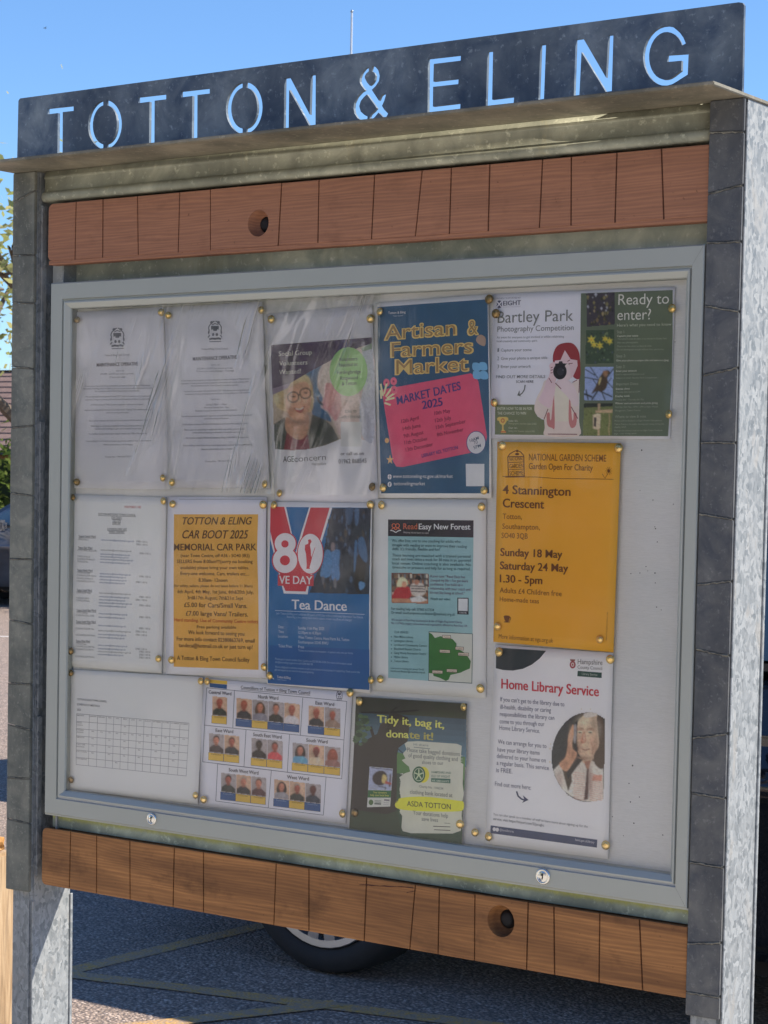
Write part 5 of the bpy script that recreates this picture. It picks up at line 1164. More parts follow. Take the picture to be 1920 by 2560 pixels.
for i in range(13):
    x0 = 905+random.uniform(-6, 6); y = 1330+i*22; p.line([(max(x0, 890), y), (1018, y+14)], 6, A(140, 96, 84), 3.5, pc); p.line([(1070, y+10), (1196, y+44)], 6, A(142, 98, 86), 3.5, pc)
p.poly([(1040, 1290), (1060, 1280), (1050, 1600), (1010, 1610)], A(60, 44, 44), 4, pc); p.poly([(770, 1235), (840, 1320), (880, 1290), (890, 1420), (850, 1520), (800, 1330)], A(52, 46, 40), 3.8, pc)
p.poly([(1100, 1360), (1196, 1356), (1186, 1420), (1092, 1410)], A(150, 110, 98), 3.9, pc)
p.poly(sm([(1030, 740), (1110, 730), (1160, 800), (1200, 900), (1200, 1080), (1150, 1150), (1090, 1210), (1050, 1260), (970, 1200), (940, 1110), (930, 960), (950, 820)]), A(172, 140, 122), 4, pc)
p.poly(sm([(1140, 770), (1200, 800), (1222, 1000), (1212, 1280), (1130, 1260), (1110, 1160), (1160, 1060), (1150, 900)]), A(58, 48, 42), 4.5, pc)
p.poly(sm([(1010, 740), (1080, 726), (1150, 740), (1110, 770), (1020, 780)]), A(150, 148, 146), 4.6, pc)
p.poly([(905, 850), (945, 800), (938, 960), (950, 1130), (985, 1190), (935, 1160), (905, 1080), (898, 960)], A(30, 32, 36), 4.8, pc); p.poly(sm([(905, 870), (930, 850), (932, 960), (920, 1040), (902, 1000)]), A(110, 112, 118), 4.9, pc)
p.poly([(940, 1190), (1000, 1200), (930, 1290), (850, 1400), (830, 1340), (900, 1250)], A(34, 34, 36), 4.7, pc)
p.poly(sm([(880, 880), (900, 850), (906, 940), (892, 1040), (900, 1100), (940, 1140), (900, 1230), (830, 1320), (760, 1250), (820, 1180), (845, 1060), (850, 960)]), SKN, 5, pc)
for (x, y) in ((968, 925), (1072, 925)): p.ell(x, y, 24, 12, A(180, 158, 144), 5.4, pc, 10); p.ell(x, y+5, 20, 6, A(40, 30, 30), 5.8, pc, 10); p.line([(x-30, y-30), (x, y-42), (x+32, y-32)], 8, A(110, 88, 76), 5.8, pc)
p.poly(sm([(1000, 930), (1020, 930), (1030, 1020), (990, 1040), (975, 1020)]), A(138, 98, 84), 5.3, pc); p.line([(985, 1092), (1020, 1108), (1070, 1094)], 9, A(100, 58, 54), 5.6, pc); p.line([(945, 1060), (955, 1110)], 6, A(112, 78, 68), 5.6, pc)
p.line([(1080, 1030), (1100, 1080), (1095, 1150)], 6, A(122, 88, 76), 5.6, pc); p.poly([(1010, 1220), (1080, 1210), (1060, 1290), (1040, 1300)], A(120, 88, 76), 4.3, pc)

for a_ in ((1050, 960, 130, 230, A(168, 138, 122), .4, 4.2), (960, 1050, 30, 150, A(112, 80, 68), .5, 4.2), (1120, 1080, 40, 130, A(116, 84, 72), .6, 4.2), (1010, 820, 70, 50, A(182, 156, 140), .6, 4.3), (968, 905, 38, 22, A(110, 80, 70), .6, 4.9), (1072, 905, 38, 22, A(110, 80, 70), .6, 4.9), (960, 1010, 24, 40, A(176, 132, 114), .6, 4.9), (1080, 1010, 32, 40, A(172, 128, 112), .6, 4.9),
           (1012, 980, 12, 50, A(178, 142, 126), .7, 5.35), (1030, 1140, 40, 20, A(172, 134, 118), .5, 4.9), (1000, 1190, 90, 26, A(84, 58, 50), .7, 4.2), (1110, 840, 40, 70, A(96, 86, 80), .6, 4.55), (1160, 900, 30, 90, A(110, 104, 98), .5, 4.6),
           (870, 1000, 16, 110, A(172, 134, 116), .6, 5.2), (900, 1160, 26, 60, A(104, 74, 62), .6, 5.2), (820, 1250, 40, 50, A(118, 86, 72), .6, 5.2), (860, 1100, 14, 80, A(112, 80, 68), .5, 5.2), (960, 1420, 60, 170, A(170, 150, 146), .5, 3.6), (1150, 1500, 60, 120, A(166, 146, 142), .5, 3.6), (1060, 1420, 36, 190, A(92, 66, 62), .6, 3.6), (760, 1400, 50, 90, A(110, 84, 76), .5, 3.4)):
    p.soft(*a_[:6], a_[6], 'printed_photo', 0, 1.3)
# --- schedule of meetings
p = Poster('notice', 'sch', [(50, 62), (1598, 150), (1545, 1614), (26, 1440)], 2, 'landscape schedule of meetings with a printed grid, bottom left corner of the board', M['paper_cream'], 'notice', .0014, 12)
for t, x0, y0, x1, y1 in (('TOTTON & ELING TOWN COUNCIL', 156, 416, 494, 444), ('SCHEDULE OF MEETINGS', 154, 474, 412, 496), ('2025', 154, 536, 198, 540)): p.text(t, x0, y0, x1, y1, 22, A(84, 84, 90), .5)
rows = [(148, 572, 1436, 682), (146, 660, 1434, 765), (145, 743, 1428, 855), (144, 826, 1424, 942), (144, 908, 1420, 1026), (144, 990, 1416, 1114), (144, 1074, 1414, 1202), (142, 1158, 1410, 1290)]
for x0, y0, x1, y1 in rows: p.line([(x0, y0), (x1, y1)], 4, A(88, 90, 100), 2, 'grid')
cols = [0, .113, .186, .264, .33, .397, .468, .535, .6, .673, .762, .834, .921, 1]
rp = lambda r_, f: (rows[r_][0]+(rows[r_][2]-rows[r_][0])*f, rows[r_][1]+(rows[r_][3]-rows[r_][1])*f)
for f in cols: p.line([rp(0, f), rp(7, f)], 3.5, A(92, 94, 104), 2, 'grid')
for i, t in enumerate(('MEETINGS', 'JANUARY', 'FEBRUARY', 'MARCH', 'APRIL', 'MAY', 'JUNE', 'JULY', 'AUGUST', 'SEPTEMBER', 'OCTOBER', 'NOVEMBER', 'DECEMBER')):
    a, b_ = rp(0, cols[i]+.008), rp(0, cols[i+1]-.008)
    if i == 0: b_ = rp(0, .065)
    elif len(t) < 6: a, b_ = rp(0, cols[i]+.02), rp(0, cols[i+1]-.018)
    p.text(t, a[0], a[1]+22, b_[0], b_[1]+22, 13, A(92, 92, 98), .4)
for r_, ts in ((1, ('ANNUAL', 'COUNCIL')), (2, ('PLANNING', 'ADVISORY')), (3, ('AMENITIES',)), (4, ('POLICY AND', 'RESOURCES')), (5, ('FULL COUNCIL',)), (6, ('TOWN MEETING',))):
    for k, t in enumerate(ts): a, b_ = rp(r_, .004), rp(r_, .004+len(t)*.0078); p.text(t, a[0], a[1]+20+k*26, b_[0], b_[1]+20+k*26, 14, A(92, 92, 98), .4)
for r_, cs in ((1, (5,)), (2, range(1, 13)), (3, (1, 3, 5, 7, 9, 11)), (4, (1, 3, 5, 7, 9, 11)), (5, (1, 3, 5, 7, 9, 11)), (6, (4,))):
    for c_ in cs:
        f = (cols[c_]+cols[c_+1])/2; a, b_ = rp(r_, f-.011), rp(r_, f+.011); p.text(random.choice(('8th', '12th', '5th', '26th', '19th')), a[0], a[1]+22, b_[0], b_[1]+22, 14, A(92, 92, 98), .4)

# --- councillors' photographs
p = Poster('poster', 'cou', [(72, 20), (1660, 170), (1592, 1568), (25, 1375)], 1, 'landscape sheet of councillor portraits in ruled boxes with blue and yellow name strips', M['paper_cool'], wave=.0012, seed=13)
YL = A(168, 132, 58); NB_ = A(32, 62, 104); BX = A(56, 62, 80)
p.poly([(150, 36), (334, 52), (332, 90), (148, 74)], YL, 2); p.poly([(148, 76), (332, 92), (330, 138), (146, 118)], NB_, 2.3)
p.text('Councillors of Totton + Eling Town Council', 480, 136, 1214, 196, 34, A(56, 56, 66), .6); p.line([(480, 146), (1214, 206)], 4, BX)
crest(p, 1524, 208, .42, A(60, 62, 74))
W_ = [[(115, 125), (1604, 270), (1574, 680), (94, 522)], [(94, 522), (1574, 680), (1550, 1094), (72, 912)], [(232, 934), (1384, 1074), (1358, 1480), (210, 1330)]]
for w4 in W_: p.line(w4, 5, BX, 2, closed=True)
for a, b_ in (((412, 156), (394, 552)), ((1136, 232), (1112, 630)), ((534, 572), (510, 965)), ((996, 624), (972, 1022)), ((800, 1008), (768, 1404))): p.line([a, b_], 5, BX, 2)
for t, x0, y0, x1, y1 in (('Central Ward', 138, 186, 380, 206), ('North Ward', 662, 236, 876, 254), ('East Ward', 1272, 302, 1470, 320), ('East Ward', 214, 594, 400, 608), ('South East Ward', 610, 638, 912, 668), ('South Ward', 1176, 698, 1402, 718), ('South West Ward', 350, 1014, 664, 1050), ('West Ward', 970, 1090, 1204, 1112)): p.text(t, x0, y0, x1, y1, 36, A(60, 60, 68), .8)
S1, S2, S3 = A(140, 92, 78), A(70, 50, 44), A(120, 66, 56); H1, H2, H3 = A(60, 46, 40), A(26, 24, 26), A(120, 110, 104); BG, BG2 = A(150, 128, 112), A(124, 120, 124)
D1, D2 = A(36, 36, 42), A(60, 40, 44)
def rowp(x0, y0, wd, h, n, sk, ppl, strips):
    for i in range(n):
        yy = y0+sk*i; sn, hr, cl_, lg, bg = ppl[i]
        bust(p, x0+i*wd, yy, x0+(i+1)*wd-1, yy+h, sk, sn, hr, cl_, bg, lg)
        c_ = strips[i]; yb = yy+h
        p.poly([(x0+i*wd-4, yb), (x0+(i+1)*wd-5, yb+sk), (x0+(i+1)*wd-6, yb+sk+84), (x0+i*wd-6, yb+84)], BX, 3.2); p.poly([(x0+i*wd-1, yb+3), (x0+(i+1)*wd-8, yb+sk+3), (x0+(i+1)*wd-9, yb+sk+80), (x0+i*wd-3, yb+80)], YL if c_ else NB_, 4)
        p.text('Councillor', x0+i*wd+28, yb+26, x0+(i+1)*wd-30, yb+26+sk*.6, 15, A(80, 62, 36) if c_ else A(96, 116, 144), layer=6)
rowp(174, 212, 163, 205, 1, 14, [(S3, S3, A(38, 42, 40), 0, BG)], [1])
rowp(430, 230, 169, 220, 4, 17, [(S3, S3, D1, 0, BG), (S1, H1, A(92, 92, 104), 1, BG2), (S1, H1, A(26, 26, 30), 0, BG2), (S3, S3, A(150, 148, 154), 0, BG)], [0, 1, 0, 0])
rowp(1196, 312, 172, 215, 2, 17, [(S3, S1, D1, 0, BG), (S3, H3, A(104, 88, 80), 0, BG2)], [0, 1])
rowp(138, 605, 164, 205, 2, 17, [(S1, H2, A(52, 44, 46), 0, BG2), (S3, H1, D1, 0, BG)], [1, 1])
rowp(588, 655, 168, 212, 2, 18, [(A(46, 36, 34), H2, A(32, 28, 30), 0, BG2), (S3, H1, A(150, 56, 62), 0, BG2)], [1, 1])
rowp(1026, 705, 171, 215, 3, 19, [(S1, H2, A(70, 116, 146), 1, BG2), (A(84, 44, 42), A(120, 50, 52), A(156, 142, 122), 0, BG), (S3, A(110, 60, 50), A(104, 76, 74), 1, BG2)], [1, 1, 1])
rowp(264, 1025, 161, 205, 3, 19, [(S3, H2, A(36, 40, 40), 0, BG2), (S1, H3, D1, 0, BG), (S1, H1, D2, 0, BG2)], [0, 1, 1])
rowp(828, 1095, 168, 205, 3, 20, [(S1, H2, A(104, 104, 112), 1, BG), (S3, H3, A(40, 42, 42), 0, BG), (A(70, 40, 40), S2, A(38, 42, 54), 0, BG2)], [0, 1, 0])

# --- clothing donation poster
p = Poster('poster', 'tid', [(146, 104), (1502, 190), (1440, 1925), (68, 1725)], 3, 'dark green clothing donation poster with a yellow brush stroke reading ASDA TOTTON', M['paper'], wave=.0012, seed=14)
p.poly([(146, 104), (1502, 190), (1440, 1925), (68, 1725)], A(44, 50, 44), 1)
for i in range(8):
    t = i/8; y0 = 290+i*72; p.poly([(180, y0), (1496, y0+90), (1490, y0+168), (176, y0+78)], tuple(lin(a_+(b_-a_)*t)*1.9 for a_, b_ in ((54, 84), (72, 116), (84, 130))), 1.5+i*.03)
p.poly([(640, 780), (700, 800), (1480, 840), (1470, 1250), (640, 1060)], A(66, 98, 62), 2.2); p.poly([(640, 1040), (1464, 1120), (1440, 1920), (600, 1800), (580, 1500)], A(42, 60, 50), 2.4)
p.poly([(120, 1450), (640, 1380), (700, 1810), (68, 1722)], A(42, 54, 44), 2.5)
DKP = A(42, 40, 40)
p.poly([(120, 700), (260, 640), (400, 560), (440, 440), (520, 400), (560, 300), (580, 240), (620, 300), (780, 360), (790, 500), (770, 650), (660, 730), (640, 820), (640, 1500), (520, 1540), (90, 1480)], DKP, 3)
p.poly([(146, 104), (1502, 190), (1498, 300), (900, 290), (560, 330), (200, 300), (140, 330)], A(46, 48, 46), 2.9)
p.line([(215, 297), (560, 300), (900, 270)], 22, A(32, 32, 34), 3.3); p.line([(560, 300), (640, 235)], 16, A(32, 32, 34), 3.3)
for _ in range(46):
    x = random.uniform(140, 300); y = random.uniform(340, 700); r_ = random.uniform(14, 44)
    p.poly(sm([(x-r_, y), (x, y-r_*.7), (x+r_, y), (x, y+r_*.8)], 2), random.choice([A(50, 68, 52), A(44, 58, 48), A(58, 78, 58)]), 3.4)
p.line([(170, 460), (270, 500), (330, 500)], 14, A(40, 38, 36), 3.6); p.line([(320, 480), (360, 610)], 36, A(42, 40, 38), 3.6); p.line([(650, 740), (740, 820)], 10, A(34, 44, 44), 3.6); p.line([(440, 500), (390, 580)], 8, A(40, 44, 40), 3.6)
W3 = A(146, 150, 144)
br_ = [(735, 680), (770, 655), (900, 648), (1380, 680), (1440, 705), (1425, 905), (1460, 930), (1452, 1170), (1466, 1290), (1448, 1400), (1440, 1560), (1452, 1640), (1430, 1740), (1330, 1775), (820, 1770), (720, 1745), (704, 1700), (712, 1560), (680, 1510), (700, 1440), (690, 1320), (676, 1240), (690, 1140), (672, 1090), (740, 1040), (805, 1020), (790, 960), (740, 920), (700, 880), (745, 860), (715, 800), (760, 750)]
p.poly(br_, W3, 5)
for _ in range(24):
    y = random.uniform(700, 1560); side = random.choice((0, 1)); x = 690 if side == 0 else 1440
    if side == 0 and 640 < y < 1030: continue
    p.poly([(x+30*(1 if side == 0 else -1), y-9), (x-24*(1 if side == 0 else -1)*random.uniform(.3, 1), y), (x+30*(1 if side == 0 else -1), y+10)], W3, 4.8)
Y3 = A(172, 158, 50); p.poly(sm([(700, 1340), (1000, 1325), (1380, 1370), (1462, 1390), (1460, 1480), (1380, 1505), (1040, 1505), (760, 1490), (640, 1460), (625, 1410), (660, 1385)]), Y3, 6)
for _ in range(9): yy = random.uniform(1380, 1470); p.poly([(680, yy-8), (618+random.uniform(0, 40), yy), (690, yy+10)], Y3, 6)
TY = A(170, 160, 84)
p.text('Tidy it, bag it,', 402, 420, 1222, 492, 92, TY, 1.4, layer=6); p.text('dona', 512, 600, 786, 612, 88, TY, 1.4, layer=6); p.text('te it!', 794, 612, 1086, 636, 88, A(130, 128, 66), 1.4, layer=4)
TX = A(68, 74, 78)
p.text('Hi there', 848, 700, 1030, 712, 26, A(88, 98, 104), .4, layer=7); p.line([(850, 722), (1048, 742)], 7, A(76, 88, 92), 6)
for t, x0, y0, x1, y1, h in (('Please take bagged donations', 768, 776, 1416, 830, 50), ('of good quality clothing and', 784, 844, 1392, 892, 50), ('shoes to our', 952, 926, 1216, 938, 44), ('Charity No. 1106234', 920, 1212, 1216, 1240, 28), ('clothing bank located at', 806, 1288, 1328, 1332, 50), ('Your donations help', 846, 1542, 1276, 1582, 50), ('save lives', 952, 1616, 1152, 1634, 48)): p.text(t, x0, y0, x1, y1, h, TX, .1, layer=7)
p.text('ASDA TOTTON', 772, 1438, 1310, 1480, 62, A(44, 46, 40), .3, layer=8)
p.ell(968, 1058, 74, 98, A(168, 152, 52), 6, n=26); p.ell(914, 1056, 80, 100, A(36, 72, 54), 6.6, n=30); p.line([(914+60*math.cos(2*math.pi*i/20), 1056+76*math.sin(2*math.pi*i/20)) for i in range(20)], 7, A(140, 150, 140), 7.2, closed=True)
for a_ in range(5): p.line([(914, 1056), (914+50*math.sin(R(a_*72)), 1056-62*math.cos(R(a_*72)))], 15, A(136, 150, 130), 7.4)
p.text('HAMPSHIRE AND', 1072, 1038, 1310, 1048, 26, A(56, 84, 78), .8, layer=7); p.text('ISLE OF WIGHT', 1070, 1086, 1300, 1096, 28, A(56, 84, 78), .8, layer=7)
p.poly([(1066, 1098), (1304, 1108), (1302, 1162), (1066, 1146)], A(46, 80, 72), 6.5); p.text('AIR AMBULANCE', 1078, 1140, 1290, 1150, 24, A(136, 150, 144), .7, layer=8)
for y, w0 in ((1645, 1232), (1685, 1095), (1728, 1108)): p.line([(w0, y), (1300, y+8)], 9 if y > 1650 else 5, A(60, 64, 60), 6.4)
p.poly([(308, 958), (592, 984), (564, 1446), (282, 1454)], A(150, 154, 154), 4); p.poly([(308, 958), (592, 984), (576, 1252), (294, 1246)], A(126, 134, 158), 4.6, 'printed_picture'); p.poly([(294, 1246), (576, 1252), (570, 1338), (288, 1336)], A(40, 80, 50), 5)
p.poly(sm([(345, 1080), (400, 1020), (470, 1010), (520, 1060), (520, 1150), (440, 1190), (365, 1160)]), A(46, 40, 42), 5.4, 'printed_picture'); p.poly(sm([(470, 1060), (520, 1080), (510, 1160), (460, 1150)]), A(150, 136, 90), 5.8, 'printed_picture'); p.poly([(500, 1130), (576, 1160), (574, 1180), (500, 1170)], A(130, 60, 56), 6, 'printed_picture')
p.poly([(556, 1050), (572, 1046), (566, 1200), (545, 1210)], A(60, 48, 54), 5.6, 'printed_picture'); p.line([(330, 970), (440, 985), (585, 1000)], 9, A(40, 40, 46), 6, 'printed_picture'); p.line([(350, 1190), (410, 1205), (400, 1240), (320, 1215)], 8, A(120, 124, 134), 6, 'printed_picture'); p.line([(420, 1200), (510, 1215), (500, 1240)], 12, A(44, 40, 44), 6, 'printed_picture')
p.text('Your donations', 356, 1284, 522, 1288, 24, TY, .4, layer=7); p.text('help save local lives', 324, 1316, 546, 1322, 24, TY, .4, layer=7)
p.ell(330, 1395, 28, 34, A(60, 84, 54), 5, n=16); p.line([(376, 1375), (452, 1378)], 8, A(90, 100, 96), 5); p.line([(376, 1392), (450, 1395)], 8, A(90, 100, 96), 5); p.line([(376, 1411), (448, 1415)], 16, A(60, 72, 70), 5); p.line([(494, 1366), (550, 1370)], 20, A(90, 90, 98), 5); p.line([(486, 1398), (548, 1402)], 6, A(110, 112, 116), 5); p.line([(482, 1420), (546, 1424)], 6, A(120, 122, 126), 5)
finish()
# ------------------------------------------------------------------ brass drawing pins
def pin_mesh():
    bm = bmesh.new(); n = 20; prof = [(.0064, .0), (.0066, .0006), (.0060, .0017), (.0046, .0028), (.0026, .0034), (0, .0036)]; rings = []
    for r_, h in prof:
        rings.append([bm.verts.new((0, -h, 0))] if r_ == 0 else [bm.verts.new((math.cos(2*math.pi*i/n)*r_, -h, math.sin(2*math.pi*i/n)*r_)) for i in range(n)])
    for a_, b_ in zip(rings, rings[1:]):
        for i in range(n):
            j = (i+1) % n
            if len(b_) == 1: bm.faces.new((a_[i], a_[j], b_[0]))
            else: bm.faces.new((a_[i], a_[j], b_[j], b_[i]))
    bmesh.ops.recalc_face_normals(bm, faces=bm.faces[:])
    me = bpy.data.meshes.new('drawing_pin'); bm.to_mesh(me); bm.free(); me.shade_smooth(); me.materials.append(M['brass']); return me
PM = pin_mesh()
PINS = [(191, 799.5, 'at the top left corner of the left maintenance notice'), (401, 780.6, 'at the top right corner of the left maintenance notice'), (190, 1205, 'at the bottom left corner of the left maintenance notice'), (405, 1195, 'at the bottom right corner of the left maintenance notice'),
        (419, 788, 'at the top left corner of the second maintenance notice'), (651, 775, 'at the top right corner of the second maintenance notice'), (428, 1206, 'at the bottom left corner of the second maintenance notice'), (660, 1210.5, 'at the bottom right corner of the second maintenance notice'),
        (676, 798, 'at the top left corner of the volunteers poster'), (924.6, 796.4, 'at the top right corner of the volunteers poster'), (697, 1233, 'at the bottom left corner of the volunteers poster'), (928.8, 1217, 'at the bottom right corner of the volunteers poster'),
        (948, 779, 'at the top left corner of the farmers market poster'), (1221, 747.8, 'at the top right corner of the farmers market poster'), (956, 1219, 'at the bottom left corner of the farmers market poster'), (1208.5, 1226, 'at the bottom right corner of the farmers market poster'),
        (1238, 783.8, 'beside the word Bartley on the competition poster'), (1234, 1006.5, 'on the lower left edge of the competition poster'), (1678.7, 770.6, 'on the right edge of the competition poster beside Ready to enter'), (1670.5, 1035.4, 'on the lower right edge of the competition poster'),
        (1254.3, 1114, 'at the top left corner of the orange garden poster'), (1545, 1120.3, 'at the top right corner of the orange garden poster'), (1242.4, 1566, 'on the lower left edge of the orange garden poster'), (1498, 1598.4, 'at the bottom right of the orange garden poster'),
        (1246, 1630, 'at the top left corner of the library poster'), (1524, 1648.5, 'at the top right corner of the library poster'), (1220, 2092, 'at the bottom left corner of the library poster'), (1512.8, 2113.4, 'at the bottom right corner of the library poster'),
        (181, 1243.4, 'at the top left corner of the councillor list'), (406.5, 1252.5, 'at the top right corner of the councillor list'), (175, 1628, 'at the bottom left corner of the councillor list'), (394, 1647, 'at the bottom right corner of the councillor list'),
        (429.5, 1260, 'at the top left corner of the car boot notice'), (656, 1261.5, 'at the top right corner of the car boot notice'), (426.5, 1650, 'at the bottom left corner of the car boot notice'), (658, 1667.7, 'at the bottom right corner of the car boot notice'),
        (683.3, 1262.5, 'at the top left corner of the tea dance poster'), (924, 1261.5, 'at the top right corner of the tea dance poster'), (673, 1689.5, 'at the bottom left corner of the tea dance poster'), (925.6, 1700.4, 'at the bottom right corner of the tea dance poster'),
        (952, 1262.6, 'at the top left corner of the reading help poster'), (1202, 1267, 'at the top right corner of the reading help poster'), (949, 1698, 'at the bottom left corner of the reading help poster'), (1199, 1721.5, 'at the bottom right corner of the reading help poster'),
        (175, 1682.5, 'at the top left corner of the schedule of meetings'), (175.6, 1950, 'at the bottom left corner of the schedule of meetings'), (487, 1988.8, 'at the bottom right corner of the schedule of meetings'), (500, 1703.2, 'at the top right corner of the schedule of meetings'),
        (516, 1703.4, 'at the top left corner of the councillor portraits sheet'), (507.3, 1999.3, 'at the bottom left corner of the councillor portraits sheet'), (854.4, 2034.4, 'at the bottom right corner of the councillor portraits sheet'), (873.5, 1732, 'at the top right corner of the councillor portraits sheet'),
        (897, 1753.8, 'at the top left corner of the clothing donation poster'), (1157, 1768, 'at the top right corner of the clothing donation poster'), (885.6, 2032.5, 'at the bottom left corner of the clothing donation poster'), (1148.5, 2061, 'at the bottom right corner of the clothing donation poster'),
        (1186, 2081.6, 'in the bare cloth between the donation and library posters')]
for i, (px, py, lab) in enumerate(PINS):
    y = PANY-.0080+.0003*(i % 3); c = B(px, py, y-.002)
    o = bpy.data.objects.new('drawing_pin', PM); COL.objects.link(o); o.location = (c.x, y, c.z)
    s_ = 1.0 if px > 560 else .93
    if px < 200 or i in (13, 16, 11, 54, 45): o.material_slots[0].link = 'OBJECT'; o.material_slots[0].material = M['brass2']
    s_ *= random.uniform(.93, 1.08)
    o.scale = (s_, 1, s_); o.rotation_euler = (random.uniform(-.16, .16), random.uniform(0, 6), random.uniform(-.22, .22))
    tag(o, 'brass drawing pin '+lab, 'drawing pin', 'brass drawing pins on the board')

# ------------------------------------------------------------------ cars
def mat_paint(name, col, rough=.25):
    t = NT(name); f = t.noise(t.coord(), 700, 2)
    return t.pbr(t.mix(t.ramp(f, [(.45, 0.0), (.7, .25)]), col, tuple(min(1, x*1.6+.01) for x in col)), rough, .35, coat=1.0)
M['rubber'] = plain('tyre_rubber', (.022, .022, .023), .8, var=.1, sc=40)
M['alloy'] = plain('alloy_wheel', (.42, .43, .45), .3, .85, var=.04)
M['glassd'] = plain('tinted_window', (.02, .03, .035), .06, 0, spec=.8, coat=1)
M['glassb'] = plain('sky_reflection_window', (.09, .15, .19), .08, 0, spec=.8, coat=1)  # the far car's sky reflection is put into this blue
M['trim'] = plain('black_plastic_trim', (.018, .018, .02), .55)
M['lampr'] = plain('red_tail_lamp', (.35, .01, .01), .15, coat=1); M['lampw'] = plain('clear_headlamp', (.6, .62, .64), .12, .3, coat=1)
def wheel(root, cx, cy, r_, side, par):
    o = empty_wheel = None
    w0 = .11
    t = lathe('tyre', (cx, cy-side*(-.0), r_), (0, side, 0), [(r_*.745, -w0*2), (r_*.93, -w0*1.95), (r_, -w0*1.7), (r_, -w0*.35), (r_*.98, -.012), (r_*.95, .0), (r_*.86, .006), (r_*.78, .0), (r_*.75, -.01), (r_*.745, -w0*2)], M['rubber'], par, 40)
    rr = r_*.75
    bm = bmesh.new(); q_ = Vector((0, side, 0)).to_track_quat('Z', 'Y').to_matrix(); n = 40; C_ = Vector((cx, cy, r_))
    def ring(r1, h): return [bm.verts.new(C_+q_@Vector((math.cos(2*math.pi*i/n)*r1, math.sin(2*math.pi*i/n)*r1, h))) for i in range(n)]
    rs = [ring(rr, -.004), ring(rr*.985, .003), ring(rr*.90, .0), ring(rr*.87, -.03), ring(rr*.84, -.15)]
    for a_, b_ in zip(rs, rs[1:]):
        for i in range(n): bm.faces.new((a_[i], a_[(i+1) % n], b_[(i+1) % n], b_[i]))
    for k in range(5):
        for d in (-.13, .13):
            a_ = 2*math.pi*k/5-math.pi/2+d*1.15; u = Vector((math.cos(a_), math.sin(a_), 0)); v_ = Vector((-math.sin(a_), math.cos(a_), 0))
            P = []
            for (rad, wd, h0, h1) in ((.10*rr, .06*rr, -.045, -.005), (.93*rr, .085*rr, -.03, .0)):
                for s_, h in ((-1, h0), (1, h0), (1, h1), (-1, h1)): P.append(C_+q_@(u*rad+v_*s_*wd+Vector((0, 0, h))))
            vs = [bm.verts.new(x) for x in P]
            for f in ((0, 1, 5, 4), (1, 2, 6, 5), (2, 3, 7, 6), (3, 0, 4, 7), (3, 2, 1, 0), (4, 5, 6, 7)): bm.faces.new([vs[i] for i in f])
    bmesh.ops.recalc_face_normals(bm, faces=bm.faces[:])
    bmobj('rim', bm, M['alloy'], t)
    lathe('brake_disc', (cx, cy, r_), (0, side, 0), [(rr*.6, -.08), (rr*.6, -.07), (rr*.1, -.065), (0, -.065)], M['trim'], t)
    lathe('hub_cap', (cx, cy, r_), (0, side, 0), [(rr*.17, -.03), (rr*.16, .0), (rr*.1, .004), (0, .004)], M['alloy'], t)
